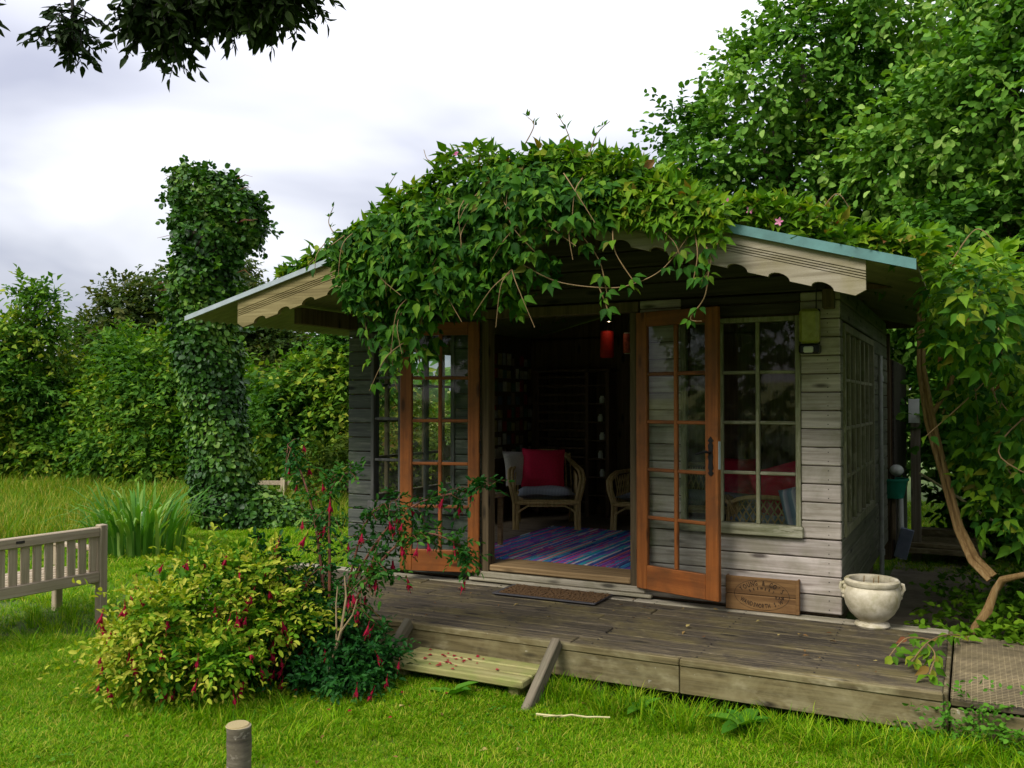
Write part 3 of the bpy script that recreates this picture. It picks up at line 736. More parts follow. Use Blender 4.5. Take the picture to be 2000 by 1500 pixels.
# roof: two corrugated slopes
def slope(x0, z0, x1, z1, name):
    per = .076; ny = int((RB - RF) / per) * 6 + 1; ys = np.linspace(RF + .012, RB, ny); a = .009 * np.cos((ys - RF) / per * 2 * np.pi)
    V = []; nx = 4
    for i in range(nx + 1):
        t = i / nx
        V.append(np.stack([np.full(ny, x0 + (x1 - x0) * t), ys, z0 + (z1 - z0) * t + a], 1))
    V = np.concatenate(V); n = len(V); V2 = V - np.array([0, 0, .006]); V = np.concatenate([V, V2])
    i = (np.arange(nx)[:, None] * ny + np.arange(ny - 1)[None]).ravel()
    top = np.stack([i, i + 1, i + ny + 1, i + ny], 1)
    e0 = np.arange(ny - 1) + nx * ny; edge = np.stack([e0, e0 + 1, e0 + 1 + n, e0 + n], 1)
    r0 = np.arange(nx) * ny; fr = np.stack([r0, r0 + ny, r0 + ny + n, r0 + n], 1)
    return link(name, np_mesh(name, V, [top, top[:, ::-1] + n, edge, fr], M['sheet'], smooth=False), cabin, (0, 0, 0))
slope(AX, AZ, TRX, TRZ, 'roof'); slope(AX, AZ, TLX, TLZ, 'roof')
def along(x0, x1, off0, off1, y0, y1, mat, name, lab=None):
    """a strip that follows the roof slope between x0 and x1, from off0 to off1 above it"""
    mb = MB(); p = [(x0, roof_z(x0) + off0), (x1, roof_z(x1) + off0), (x1, roof_z(x1) + off1), (x0, roof_z(x0) + off1)]
    mb.prism(p, y0, y1); o = mb.obj(name, mat, cabin)
    if lab: o['label'] = lab
    return o
along(AX + .02, TRX, -.032, .020, RF - .006, RF + .010, M['teal'], 'roof_edge_trim', 'teal roof edge trim')
along(AX + .02, TRX, .0135, .020, RF + .0105, RF + .10, M['teal'], 'roof_edge_trim', 'teal roof edge trim')
along(TLX, AX - .02, -.020, .014, RF - .006, RF + .010, M['zinc'], 'roof_edge_trim', 'grey roof edge trim')
M['barge_left'] = wood('left_barge_wood', (0.11, 0.085, 0.032), (0.20, 0.16, 0.066), (0.29, 0.24, 0.11), 0, (0.12, 0.11, 0.035), 0.6, knots=False, var=0.05)  # darker, more olive tone for the left bargeboard
def barge(x0, x1, sgn):
    """x0 the low end, x1 the ridge end: grooved face with a scalloped lower edge"""
    L_ = abs(x1 - x0); mb = MB()
    def pt(s, off): x = x0 + (x1 - x0) * s / L_; return (x, roof_z(x) - .014 + off)
    bot = [(0.05, -.205)]
    s = .05; per = .215
    while s + per < L_:
        a = s + .10; bot.append((a, -.205))
        for k in range(1, 8):
            th = math.pi * k / 8; bot.append((a + .055 - .055 * math.cos(th), -.205 + .032 * math.sin(th)))
        bot.append((a + .11, -.205)); s += per
    bot.append((L_, -.205))
    low = [pt(0, -.115), pt(0, -.165)] + [pt(a, c) for a, c in bot] + [pt(L_, -.115)]
    mb.prism(low, RF + .022, RF + .05)
    for o0, o1 in ((0, -.070), (-.0755, -.0835), (-.089, -.097), (-.1025, -.1105)):
        mb.prism([pt(0, o0), pt(0, o1), pt(L_, o1), pt(L_, o0)], RF + .022, RF + .05)
    mb.prism([pt(0.004, -.01), pt(.004, -.118), pt(L_, -.118), pt(L_, -.01)], RF + .032, RF + .048)
    return mb.obj('bargeboard', M['barge' if sgn > 0 else 'barge_left'], cabin)
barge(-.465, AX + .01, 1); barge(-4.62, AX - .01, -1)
# roof timbers under the overhang
for x, z_, y0 in ((XL + .06, 2.25, 5.28), (XR - .06, 2.25, 5.9), (-1.6, roof_z(-1.6) - .13, 4.80), (-3.4, roof_z(-3.4) - .13, 4.80), (AX, AZ - .16, 4.80)):
    board('purlin', cabin, (x - .035, y0, z_ - .03), (x + .035, YF - .018, z_ + .095), M['post'], .005)
# lean-to behind the side wall
mb = MB(); mb.box((XR - .03, YB + .11, .1), (XR + .04, 11.4, 2.05)); lt_ = mb.obj('lean_to_wall', M['inner'], cabin)
yy = YB + .12
while yy < 11.3: board('board', lt_, (XR + .041, yy, .1), (XR + .06, yy + .135, 2.04), M['board_gable'], .004); yy += .14
# side fittings
mb = MB(); mb.tube([(XR + .055, 8.12, .12), (XR + .055, 8.12, 2.02)], .019, n=10)
for zz in (.35, 1.1, 1.8): mb.tube([(XR + .055, 8.12, zz), (XR + .055, 8.12, zz + .05)], .026, n=10)
mb.obj('drain_pipe', plain('grey_pipe', (0.34, 0.34, 0.31), .5), cabin, True)
board('corner_post', cabin, (XR - .05, YB + .02, .1), (XR + .03, YB + .10, 2.3), M['post'])
mb = MB()
for x in (-4.4, -2.67, -.95): mb.box((x - .08, YF + .05, -.05), (x + .08, YB - .05, .268))
mb.obj('bearer', M['post'], cabin)

# ------------------------------------------------------------------ deck and steps
DX0, DX1, DY0 = -5.07, -0.135, 4.685
deck = thing('deck', (-2.6, 5.3, 0), 'low dark weathered plank deck in front of the summerhouse', 'deck')
y = DY0 + .012; k = 0
while y < 5.985:
    y1 = min(y + .146, 5.99); mat = M['deck_pale'] if y > 5.72 else M['deck']
    cuts = [DX0, random.uniform(-3.9, -3.2) if k % 2 else random.uniform(-2.6, -1.6), DX1]
    for a, c in zip(cuts[:-1], cuts[1:]):
        board('plank', deck, (a + .003, y + .004, .235 + random.uniform(-.002, .002)), (c - .003, y1 - .010, .268 + random.uniform(-.003, .003)), mat, .005)
    y = y1; k += 1
scr = MB()
for yy in np.arange(DY0 + .085, 5.98, .146):
    for xx in np.arange(DX0 + .15, DX1, .6):
        for dy in (-.045, .045): scr.box((xx - .004, yy + dy - .004, .2685), (xx + .004, yy + dy + .004, .2725))
scr.obj('screw', M['nail'], deck)['kind'] = 'stuff'
for a, c in ((DX0, -3.12), (-3.115, -1.40), (-1.395, DX1)):
    board('fascia_board', deck, (a, DY0 - .022, .078 + random.uniform(-.006, .006)), (c, DY0 + .008, .228), M['fascia'], .004)
    board('edge_board', deck, (a, DY0 - .030, .230), (c, DY0 + .010, .268), M['fascia'], .005)
board('fascia_board', deck, (DX1 - .002, DY0 + .01, .08), (DX1 + .02, 5.98, .262), M['fascia'])
board('fascia_board', deck, (DX0 - .022, DY0 + .01, .08), (DX0 - .001, 5.98, .262), M['fascia'])
mb = MB()
for xx in np.arange(DX0 + .15, DX1, .6): mb.box((xx - .025, DY0 + .012, .08), (xx + .025, 5.96, .232))
for xx in (-4.9, -3.6, -1.9, -.4):
    for yy in (4.8, 5.8): mb.box((xx - .06, yy - .06, -.1), (xx + .03, yy + .06, .08))
mb.obj('joist', M['post'], deck)
stp = thing('wooden_step', (-2.6, 4.45, 0), 'mossy two plank wooden step with slanted side boards below the deck edge', 'step')
for i, (a, c) in enumerate(((4.315, 4.425), (4.432, 4.54), (4.547, 4.645))):
    board('tread', stp, (-3.02, a, .092), (-2.155, c, .132 + .002 * i), M['tread'], .006)
for x in (-2.98, -2.24):
    board('leg', stp, (x - .03, 4.37, -.05), (x + .03, 4.60, .091), M['tread'])
for x, w in ((-2.10, .05), (-3.10, .045)):
    top, bot = Vector((x, DY0 - .034, .268)), Vector((x, 4.245, -.02)); d = (top - bot)
    mb = MB(); mb.box((-w / 2, -.045, 0), (w / 2, .03, d.length), .005)
    me = mb.mesh('stringer', M['stringer'])
    link('stringer', me, stp, bot, (-math.atan2(d.y, d.z), 0, 0))
# netted walkway to the right
wk = thing('walkway', (.6, 5.25, 0), 'wire netted boarded walkway beside the deck', 'walkway')
y = 4.70; k = 0
while y < 5.9:
    board('plank', wk, (DX1 + .03, y + .003, .205), (1.7, y + .155, .238 + random.uniform(-.003, .003)), M['deck'], .005); y += .158
mb = MB(); s = .026
for xx in np.arange(DX1 + .04, 1.68, s): mb.box((xx - .0016, 4.69, .2425), (xx + .0016, 5.95, .2455))
for yy in np.arange(4.70, 5.95, s): mb.box((DX1 + .03, yy - .0016, .2455), (1.69, yy + .0016, .2485))
mb.obj('wire_netting', plain('walkway_wire', (0.25, 0.20, 0.11), .8, nz=0.6, scale=6, bmp=0), wk)['kind'] = 'stuff'
board('fascia_board', wk, (DX1 + .03, 4.672, .05), (1.7, 4.698, .20), M['fascia'])

# ------------------------------------------------------------------ things on the deck and wall
mat_t = thing('doormat', (-2.64, 5.76, .277), 'brown coir doormat with dark rubber border before the open doors', 'doormat')
mb = MB()
xs = np.arange(-2.99, -2.27, .018)
for xx in xs:
    for yy in np.arange(5.615, 5.90, .024):
        h = random.uniform(.008, .014); mb.box((xx, yy, .281), (xx + .015, yy + .021, .281 + h))
mb.obj('bristles', M['coir'], mat_t)['kind'] = 'stuff'
mb = MB()
for lo, hi in (((-3.03, 5.58, .277), (-2.25, 5.611, .287)), ((-3.03, 5.903, .277), (-2.25, 5.922, .287)), ((-3.03, 5.612, .277), (-2.995, 5.902, .287)), ((-2.268, 5.612, .277), (-2.25, 5.902, .287))): mb.box(lo, hi, .003)
mb.box((-2.995, 5.611, .277), (-2.268, 5.903, .281)); mb.obj('border', M['rubber'], mat_t)

CR0 = Vector((-1.225, 5.925, .27))
crate = thing('wooden_crate', CR0, "old brown brewery crate lettered in an oval, leaning on the wall", 'crate', rz=R(1.5))
def cb(n, lo, hi, m, c=.004): return board(n, crate, lo, hi, m, c, local=True)
cw = .232
fb = cb('front_panel', (-cw, -.012, .108), (cw, .004, .222), M['crate']); cb('front_panel', (-cw, -.012, .004), (cw, .004, .105), M['crate'])
cb('side_panel', (-cw, .004, .004), (-cw + .014, .052, .222), M['crate']); cb('side_panel', (cw - .014, .004, .004), (cw, .052, .222), M['crate'])
cb('base_panel', (-cw + .014, .004, .004), (cw - .014, .052, .014), M['crate'])
cb('batten', (cw - .018, -.022, .006), (cw + .004, -.012, .226), M['crate'], .003)
def text_mesh(parent, mat):
    V, F = [], []
    def glyph(ch, size, x, z, ang, sx=1.0):
        cu = bpy.data.curves.new('glyph', 'FONT'); cu.body = ch; cu.size = size; cu.align_x = 'CENTER'; cu.resolution_u = 2; cu.offset = .0008
        o = bpy.data.objects.new('glyph', cu); COL.objects.link(o)
        me = bpy.data.meshes.new_from_object(o.evaluated_get(bpy.context.evaluated_depsgraph_get()))
        b = len(V)
        for v_ in me.vertices:
            px, pz = v_.co.x * sx, v_.co.y; V.append((x + px * math.cos(ang) - pz * math.sin(ang), -.0135, z + px * math.sin(ang) + pz * math.cos(ang)))
        for p in me.polygons: F.append(tuple(b + i for i in p.vertices))
        bpy.data.objects.remove(o); bpy.data.curves.remove(cu); bpy.data.meshes.remove(me)
    cx, cz, ea, eb = .0, .112, .172, .096
    def arc(txt, size, half, h0, h1, sx=1.0):
        """letters on an arch: evenly spaced from -half to half, h0 high at the ends and h1 in the middle"""
        for i, ch in enumerate(txt):
            if ch == ' ': continue
            u = -1 + 2 * i / (len(txt) - 1); x = cx + half * u
            z = cz + h0 + (h1 - h0) * (1 - u * u); ang = math.atan2(-2 * u * (h1 - h0), half)
            glyph(ch, size, x, z, ang, sx)
    arc("YOUNG & CO'S", .044, .122, .020, .062, .66)
    arc("BREWERY", .024, .070, .016, .034, .7)
    arc("WANDSWORTH S.W", .040, .128, -.050, -.084, .60)
    for i, ch in enumerate("RAM"): glyph(ch, .026, .092 + .020 * i, .092, 0, .8)
    ring = []
    n = 72
    for k in range(n):
        t_ = 2 * math.pi * k / n
        for r_ in (1.0, 1.017): ring.append((cx + ea * r_ * math.cos(t_), -.0135, cz + eb * r_ * math.sin(t_)))
    b = len(V); V.extend(ring)
    for k in range(n): F.append((b + 2 * k, b + 2 * k + 1, b + 2 * ((k + 1) % n) + 1, b + 2 * ((k + 1) % n)))
    me = bpy.data.meshes.new('lettering'); me.from_pydata(V, [], F); me.materials.append(mat)
    return link('lettering', me, parent, (0, 0, 0), local=True)
text_mesh(crate, M['lettering'])

# stone urn
um, t, b = newmat('urn_stone'); v, raw, rnd = objvec(t, rnd=0)
n1 = noise(t, raw, 9, 6, .65); n2 = noise(t, raw, 5, 5, .6, .5)
c = ramp(t, n1, [(0.25, (0.22, 0.19, 0.09)), (0.5, (0.50, 0.44, 0.31)), (0.75, (0.72, 0.66, 0.52))])
c = mixc(t, thresh(t, n2, .52, .68), c, (0.27, 0.24, 0.10)); t.links.new(c, b.inputs['Base Color']); b.inputs['Roughness'].default_value = .9; bump(t, b, n1, .5, .01)
UR = Vector((-.555, 5.865, .268))
urn = thing('stone_urn', UR, 'pale mossy stone urn with two handle masks on the deck corner', 'urn')
mb = MB(); mb.lathe([(.0, .0), (.094, .0), (.102, .012), (.096, .026), (.076, .036), (.080, .046)], 40); link('foot', mb.mesh('foot', um, True), urn, (0, 0, 0), local=True)
mb = MB(); mb.lathe([(.070, .040), (.095, .052), (.128, .086), (.152, .130), (.163, .178), (.162, .215), (.150, .246), (.140, .252), (.135, .246), (.140, .21), (.13, .16), (.10, .10), (0, .09)], 44); link('bowl', mb.mesh('bowl', um, True), urn, (0, 0, 0), local=True)
mb = MB(); mb.lathe([(.140, .250), (.150, .250), (.160, .262), (.160, .280), (.150, .290), (.130, .288), (.126, .276), (.132, .250)], 44); link('rim', mb.mesh('rim', um, True), urn, (0, 0, 0), local=True)
for a in (R(15), R(195)):
    mb = MB(); ca, sa = math.cos(a), math.sin(a)
    for dz, r_, oo in ((.235, .024, .146), (.205, .022, .158), (.180, .015, .160)):
        mb.lathe([(r_ * math.sin(q), -r_ * math.cos(q)) for q in np.linspace(.01, math.pi - .01, 7)], 12, Matrix.Translation((ca * oo, sa * oo, dz)))
    mb.tube([(ca * .15, sa * .15, .262), (ca * .178, sa * .178, .255), (ca * .182, sa * .182, .23), (ca * .165, sa * .165, .205)], .012, n=8)
    link('handle', mb.mesh('handle', um, True), urn, (0, 0, 0), local=True)
mb = MB(); mb.lathe([(0, .215), (.138, .215)], 24); link('soil', mb.mesh('soil', plain('soil', (.035, .025, .015), .95, scale=60)), urn, (0, 0, 0), local=True)
mb = MB()
for x, y_ in ((-.05, .02), (.01, -.03), (.03, .05)): mb.tube([(x, y_, .2), (x + .005, y_, .30)], .004, .003, 5)
link('dead_stalks', mb.mesh('dead_stalks', M['vine_stem']), urn, (0, 0, 0), local=True)

# wall lamp with sensor
LX, LZ = -.915, 2.105
lamp = thing('wall_lamp', (LX, YF - .015, LZ - .16), 'olive rectangular outdoor lamp with sensor below, on the front corner boards', 'lamp')
lm, t, b = newmat('olive_diffuser'); b.inputs['Base Color'].default_value = (.36, .37, .06, 1); b.inputs['Roughness'].default_value = .4; b.inputs['Transmission Weight'].default_value = .15
v, raw, rnd = objvec(t); t.links.new(ramp(t, noise(t, raw, 26, 5), [(.3, (.26, .26, .03)), (.7, (.42, .42, .08))]), b.inputs['Base Color'])
board('diffuser', lamp, (LX - .060, YF - .13, LZ - .105), (LX + .060, YF - .035, LZ + .115), lm, .018)
board('base', lamp, (LX - .062, YF - .135, LZ - .17), (LX + .062, YF - .016, LZ - .107), M['iron'], .012)
board('back_plate', lamp, (LX - .055, YF - .034, LZ - .107), (LX + .055, YF - .016, LZ + .12), M['iron'], .006)
board('sensor', lamp, (LX - .030, YF - .155, LZ - .165), (LX + .030, YF - .136, LZ - .125), M['white_plastic'], .008)
mb = MB(); mb.tube([(LX + .03, YF - .022, LZ + .12), (LX + .032, YF - .022, 2.42)], .004, n=6); mb.obj('cable', M['rubber'], lamp)

# ------------------------------------------------------------------ inside the summerhouse
def cushion(name, loc, size, rot, mat, label, cat='cushion', puff=.55):
    n = 10; V = []; P4 = []
    for s in (1, -1):
        for i in range(n + 1):
            for j in range(n + 1):
                u, w = i / n * 2 - 1, j / n * 2 - 1
                e = (max(0, 1 - u ** 4) * max(0, 1 - w ** 4)) ** puff
                q = 1 - .06 * (1 - abs(u)) * (abs(w) > .9) - .0
                V.append((u * size[0] / 2 * (1 - .05 * (1 - w * w)), w * size[1] / 2 * (1 - .05 * (1 - u * u)), s * size[2] / 2 * (e + .03) + .006 * math.sin(5 * u + 3 * w)))
    m = (n + 1) ** 2
    for i in range(n):
        for j in range(n):
            a = i * (n + 1) + j; P4.append((a, a + n + 1, a + n + 2, a + 1)); P4.append((m + a, m + a + 1, m + a + n + 2, m + a + n + 1))
    bd = [(i * (n + 1), (i + 1) * (n + 1)) for i in range(n)] + [(i * (n + 1) + n, (i + 1) * (n + 1) + n) for i in range(n)] + [(i, i + 1) for i in range(n)] + [(n * (n + 1) + i, n * (n + 1) + i + 1) for i in range(n)]
    P4 += [(a, c, m + c, m + a) for a, c in bd]
    me = np_mesh(name, V, [np.array(P4)], mat, smooth=True)
    return tag(link(name, me, None, loc, rot), label, cat)
FZ = .38
def rattan_seat(name, loc, rz, W, D, arm_h, back_h, label, cat, lattice=False):
    t = thing(name, loc, label, cat, None, rz); sh = .285
    def put(mb, n): return link(n, mb.mesh(n, M['rattan'], True), t, (0, 0, 0), local=True)
    for sx in (-1, 1):
        x = sx * (W / 2 - .03)
        mb = MB()
        for o in (-.016, .016): mb.tube([(x + o, -D / 2 + .02 - .03, 0), (x + o, -D / 2 + .03, .2), (x + o, -D / 2 + .02, sh)], .017, .017, 8)
        put(mb, 'leg')
        mb = MB()
        for o in (-.014, .014): mb.tube([(x * .92 + o, D / 2 - .02 + .05, 0), (x * .95 + o, D / 2 - .04, sh)], .016, n=8)
        put(mb, 'leg')
        mb = MB()                                            # arm: a bent double cane from the front leg round to the back
        for o in (-.016, .016):
            mb.tube([(x + o, -D / 2 + .02, sh - .02), (x + o + sx * .03, -D / 2 - .012, sh + .11), (x + o + sx * .05, -D / 2 + .03, arm_h - .04), (x + o + sx * .05, -D / 2 + .12, arm_h), (x + o + sx * .05, 0, arm_h + .03), (x + o * .8 - sx * .01, D / 2 - .06, arm_h + (back_h - arm_h) * .55), (x * .72, D / 2 + .03, back_h)], .018, .016, 8)
        put(mb, 'arm')
        mb = MB()
        if not lattice:
            for k in range(7):
                yy = -D / 2 + .08 + k * (D - .16) / 6; mb.tube([(x, yy, sh), (x, yy + .01, arm_h + .02 * k / 6)], .007, n=5)
        else:
            for k in range(6):
                yy = -D / 2 + .08 + k * (D - .16) / 5
                mb.tube([(x, yy, sh), (x, min(D / 2 - .06, yy + .14), arm_h)], .006, n=5); mb.tube([(x, yy + .10, sh), (x, max(-D / 2 + .06, yy - .04), arm_h)], .006, n=5)
        put(mb, 'arm_weave')
    mb = MB(); y0 = D / 2
    pts = [(-W * .36, y0 + .03, back_h)] + [(W * .36 * math.sin(q), y0 + .05 + .03 * math.cos(q), back_h + .05 * math.cos(q)) for q in np.linspace(-1.4, 1.4, 9)] + [(W * .36, y0 + .03, back_h)]
    mb.tube(pts, .018, n=8); put(mb, 'back_rail')
    mb = MB(); n = max(8, int(W / .06))
    for k in range(n + 1):
        x = -W * .42 + k * W * .84 / n
        if lattice:
            mb.tube([(x, y0, sh), (min(W * .42, x + .12), y0 + .04, back_h + .02)], .006, n=5); mb.tube([(x, y0, sh), (max(-W * .42, x - .12), y0 + .04, back_h + .02)], .006, n=5)
        else: mb.tube([(x, y0, sh), (x * .95, y0 + .04, back_h + .03)], .007, n=5)
    put(mb, 'back_weave')
    mb = MB(); a, c = W / 2 - .03, D / 2
    mb.tube([(-a, -c + .01, sh - .03), (a, -c + .01, sh - .03)], .019, n=8); mb.tube([(-a, c, sh), (a, c, sh)], .016, n=8)
    for sx in (-1, 1): mb.tube([(sx * a, -c, sh - .02), (sx * a, c, sh)], .016, n=8)
    mb.tube([(-a + .02, -c + .012, .16), (-a + .05, -c + .012, sh - .10), (-a + .12, -c + .012, sh - .058), (a - .12, -c + .012, sh - .058), (a - .05, -c + .012, sh - .10), (a - .02, -c + .012, .16)], .010, n=6)
    mb.box((-a + .01, -c + .02, sh - .012), (a - .01, c - .01, sh)); put(mb, 'seat_frame')
    return t
def at_chair(loc, rz, lx, ly, lz):
    return (loc[0] + lx * math.cos(rz) - ly * math.sin(rz), loc[1] + lx * math.sin(rz) + ly * math.cos(rz), loc[2] + lz)
A1 = (-3.81, 8.15, FZ + .014); r1 = R(27)
rattan_seat('rattan_armchair', A1, r1, .66, .58, .52, .68, 'rattan armchair with red cushion standing behind the open doorway', 'armchair')
cushion('seat_cushion', at_chair(A1, r1, 0, -.01, .335), (.56, .54, .11), (0, 0, r1), M['ticking'], 'grey striped seat pad on the rattan armchair in the doorway', 'cushion', .25)
cushion('cushion', at_chair(A1, r1, -.02, .13, .565), (.44, .40, .16), (R(72), R(2), r1), M['red'], 'plump red cushion on the rattan armchair in the doorway')
cushion('cushion', at_chair(A1, r1, -.25, .17, .56), (.36, .36, .12), (R(75), R(0), r1 + R(25)), M['cream'], 'cream cushion beside the red one on the armchair in the doorway')
A2 = (-2.42, 8.50, FZ); r2 = R(3)
rattan_seat('rattan_sofa', A2, r2, 1.45, .58, .52, .58, 'lattice backed rattan sofa near the back wall, partly behind the right door', 'sofa', True)
cushion('seat_cushion', at_chair(A2, r2, 0, -.01, .335), (1.36, .54, .11), (0, 0, r2), M['ticking'], 'long grey striped seat pad on the rattan sofa', 'cushion', .25)
A3 = (-1.36, 6.98, FZ + .04); r3 = R(184)
rattan_seat('rattan_armchair', A3, r3, .66, .56, .45, .47, 'lattice rattan armchair seen through the window, backrest to the glass', 'armchair', True)
cushion('seat_cushion', at_chair(A3, r3, 0, -.01, .335), (.58, .52, .11), (0, 0, r3), M['blue_stripe'], 'blue and white seat pad on the armchair inside the right window', 'cushion', .25)
cushion('cushion', at_chair(A3, r3, -.12, .20, .56), (.46, .42, .15), (R(72), R(16), r3), M['red'], 'crimson cushion in the armchair behind the right window')
cushion('cushion', (-1.05, 6.50, .86), (.30, .40, .12), (R(76), R(-18), R(-8)), M['blue_stripe'], 'blue striped cushion leaning in the right window corner')
cushion('cushion', at_chair(A2, r2, .42, .12, .54), (.42, .36, .14), (R(70), 0, r2), M['red'], 'red cushion on the rattan sofa beyond the glazed door')

# rag rug: each woven strip has its own colour and thickness
rm, t, b = newmat('rag_weave')
at = N(t, 'ShaderNodeAttribute', attribute_name='rnd'); v, raw, rnd = objvec(t, (26, 3.0, 10), rnd=0)
nz = noise(t, v, 1.0, 4, .6); ad = N(t, 'ShaderNodeMath', operation='MULTIPLY_ADD'); ad.inputs[1].default_value = .35
t.links.new(nz, ad.inputs[0]); t.links.new(at.outputs['Fac'], ad.inputs[2]); fr = N(t, 'ShaderNodeMath', operation='FRACT'); t.links.new(ad.outputs[0], fr.inputs[0])
pal = [(0.038, 0.076, 0.304), (0.057, 0.304, 0.57), (0.57, 0.038, 0.19), (0.095, 0.133, 0.532), (0.028, 0.456, 0.494), (0.304, 0.095, 0.494), (0.75, 0.19, 0.228), (0.057, 0.19, 0.57), (0.665, 0.627, 0.57), (0.076, 0.076, 0.266), (0.095, 0.418, 0.75), (0.532, 0.057, 0.38), (0.057, 0.095, 0.418)]
cc = ramp(t, fr.outputs[0], [(i / 13, c_) for i, c_ in enumerate(pal)]); t.nodes[-1].color_ramp.interpolation = 'CONSTANT'
t.links.new(cc, b.inputs['Base Color']); b.inputs['Roughness'].default_value = .95
rug = thing('rag_rug', (-2.75, 7.25, FZ), 'blue and pink striped rag rug on the summerhouse floor', 'rug')
mb = MB(); x = -3.75
while x < -1.85:
    w = random.uniform(.010, .022); mb.cur = random.random(); h = .012 + random.uniform(-.003, .004)
    y0, y1 = 6.315 + random.uniform(-.02, .012), 8.2
    for ya, yb in zip(np.linspace(y0, y1, 5)[:-1], np.linspace(y0, y1, 5)[1:]): mb.box((x, ya, FZ + .001), (x + w, yb - .001, FZ + h), .003)
    x += w + .0008
mb.obj('woven_strips', rm, rug)['kind'] = 'stuff'

# slatted shelf
sh = thing('slatted_shelf', (-3.95, 9.22, FZ), 'tall wooden slatted rack against the back wall', 'shelf')
for x in (-4.36, -3.76, -3.52): board('post', sh, (x - .022, 9.10, FZ), (x + .022, 9.34, 1.96), M['inner'])
for i in range(15):
    z_ = .52 + i * .098; board('slat', sh, (-4.338, 9.095, z_), (-3.782, 9.32, z_ + .028), M['inner'], .003)
for i in range(7):
    z_ = .60 + i * .20; board('shelf_board', sh, (-3.738, 9.10, z_), (-3.542, 9.32, z_ + .018), M['inner'], .003)
board('top_board', sh, (-4.40, 9.08, 1.963), (-3.48, 9.35, 1.99), M['inner'])
lab = ['highest', 'second from top', 'middle', 'second from bottom', 'lowest']
for i in range(5):
    z_ = .60 + (6 - i) * .20 - .2 + .018
    mb = MB(); mb.lathe([(0, 0), (.028, 0), (.03, .05), (.02, .065), (.02, .08), (0, .08)], 12)
    tag(link('small_jar', mb.mesh('small_jar', M['white_plastic'], True), None, (-3.60 - .02 * (i % 2), 9.16, z_)), 'small white jar on the slatted rack, %s shelf of jars' % lab[i], 'jar', 'jars on the slatted rack')
# pinned pictures on the left wall
pb = thing('picture_wall', (XL + .05, 8.7, 1.6), 'collage of small pinned pictures on the left inside wall', 'pictures')
pics = [plain('print_%d' % i, c_, .6, nz=.45, scale=18, bmp=0) for i, c_ in enumerate([(.45, .42, .34), (.35, .30, .12), (.30, .03, .03), (.10, .14, .18), (.40, .38, .36), (.08, .16, .10), (.28, .20, .14), (.50, .48, .42)])]
for yy in np.arange(8.12, 9.28, .105):
    for zz in np.arange(1.02, 2.12, .145):
        if random.random() < .86:
            w, h = random.uniform(.06, .10), random.uniform(.08, .13)
            board('picture', pb, (XL + .041, yy, zz), (XL + .044 + random.uniform(0, .004), yy + w, zz + h), random.choice(pics), 0)
mb = MB(); mb.prism([(0, 0), (.17, 0), (.03, .24)], -.002, .002)
tag(link('red_pennant', mb.mesh('red_pennant', M['lantern']), None, (XL + .055, 8.30, 1.55), (0, 0, R(90))), 'red triangular pennant hanging over the pinned pictures', 'pennant')
def lantern(name, loc, w, h, mat, label, deco):
    t = thing(name, loc, label, 'lantern')
    mb = MB(); mb.lathe([(w * .47, 0), (w * .5, .01), (w * .5, h - .01), (w * .47, h)], 12); link('paper_shade', mb.mesh('paper_shade', mat, True), t, (0, 0, 0), local=True)
    mb = MB(); mb.lathe([(0, -.004), (w * .42, -.004), (w * .42, 0), (0, 0)], 12); mb.lathe([(0, h), (w * .42, h), (w * .42, h + .006), (0, h + .006)], 12); link('cap', mb.mesh('cap', deco, True), t, (0, 0, 0), local=True)
    mb = MB(); zt = roof_z(loc[0]) - .03 - loc[2]; mb.tube([(0, 0, h), (0, 0, zt)], .003, n=5); link('cord', mb.mesh('cord', M['rubber']), t, (0, 0, 0), local=True)
lantern('paper_lantern', (-3.17, 8.2, 2.065), .135, .25, M['lantern'], 'plain red paper lantern hanging inside above the doorway', M['lantern'])
lantern('paper_lantern', (-2.95, 8.2, 2.10), .10, .19, plain('patterned_lantern', (.34, .06, .04), .6, nz=.8, scale=30), 'smaller patterned lantern with white rims hanging beside the red one', M['white_plastic'])
em, t, b = newmat('bulb_glow'); b.inputs['Emission Color'].default_value = (1, .72, .42, 1); b.inputs['Emission Strength'].default_value = 9; b.inputs['Base Color'].default_value = (.8, .7, .5, 1)
spot = thing('spotlight', (-3.10, 8.1, 2.41), 'small lit spotlight under the ceiling inside the doorway', 'spotlight')
mb = MB(); mb.lathe([(0, 0), (.016, .004), (.022, .014), (.018, .024), (0, .028)], 12); link('bulb', mb.mesh('bulb', em, True), spot, (0, -.03, -.01), local=True)
mb = MB(); mb.lathe([(.026, -.004), (.036, -.004), (.036, .05), (.015, .075), (.0, .075)], 14); mb.tube([(0, 0, .07), (0, 0, .22)], .006, n=6); link('housing', mb.mesh('housing', M['iron'], True), spot, (0, -.03, -.005), local=True)
# wooden chair just inside on the left
ch = thing('wooden_chair', (-3.83, 6.72, FZ), 'plain brown wooden chair just inside, left of the doorway', 'chair')
for x, y_ in ((-4.0, 6.5), (-3.66, 6.5), (-4.0, 6.9), (-3.66, 6.9)): board('leg', ch, (x - .02, y_ - .02, FZ), (x + .02, y_ + .02, FZ + .43), M['sill'])
board('seat', ch, (-4.03, 6.47, FZ + .432), (-3.60, 6.93, FZ + .465), M['sill'], .01)
for y_ in (6.5, 6.9): board('back_post', ch, (-4.02, y_ - .02, FZ + .466), (-3.98, y_ + .02, FZ + .92), M['sill'])
for z_ in (.62, .78): board('back_slat', ch, (-4.01, 6.521, FZ + z_), (-3.99, 6.879, FZ + z_ + .10), M['sill'])

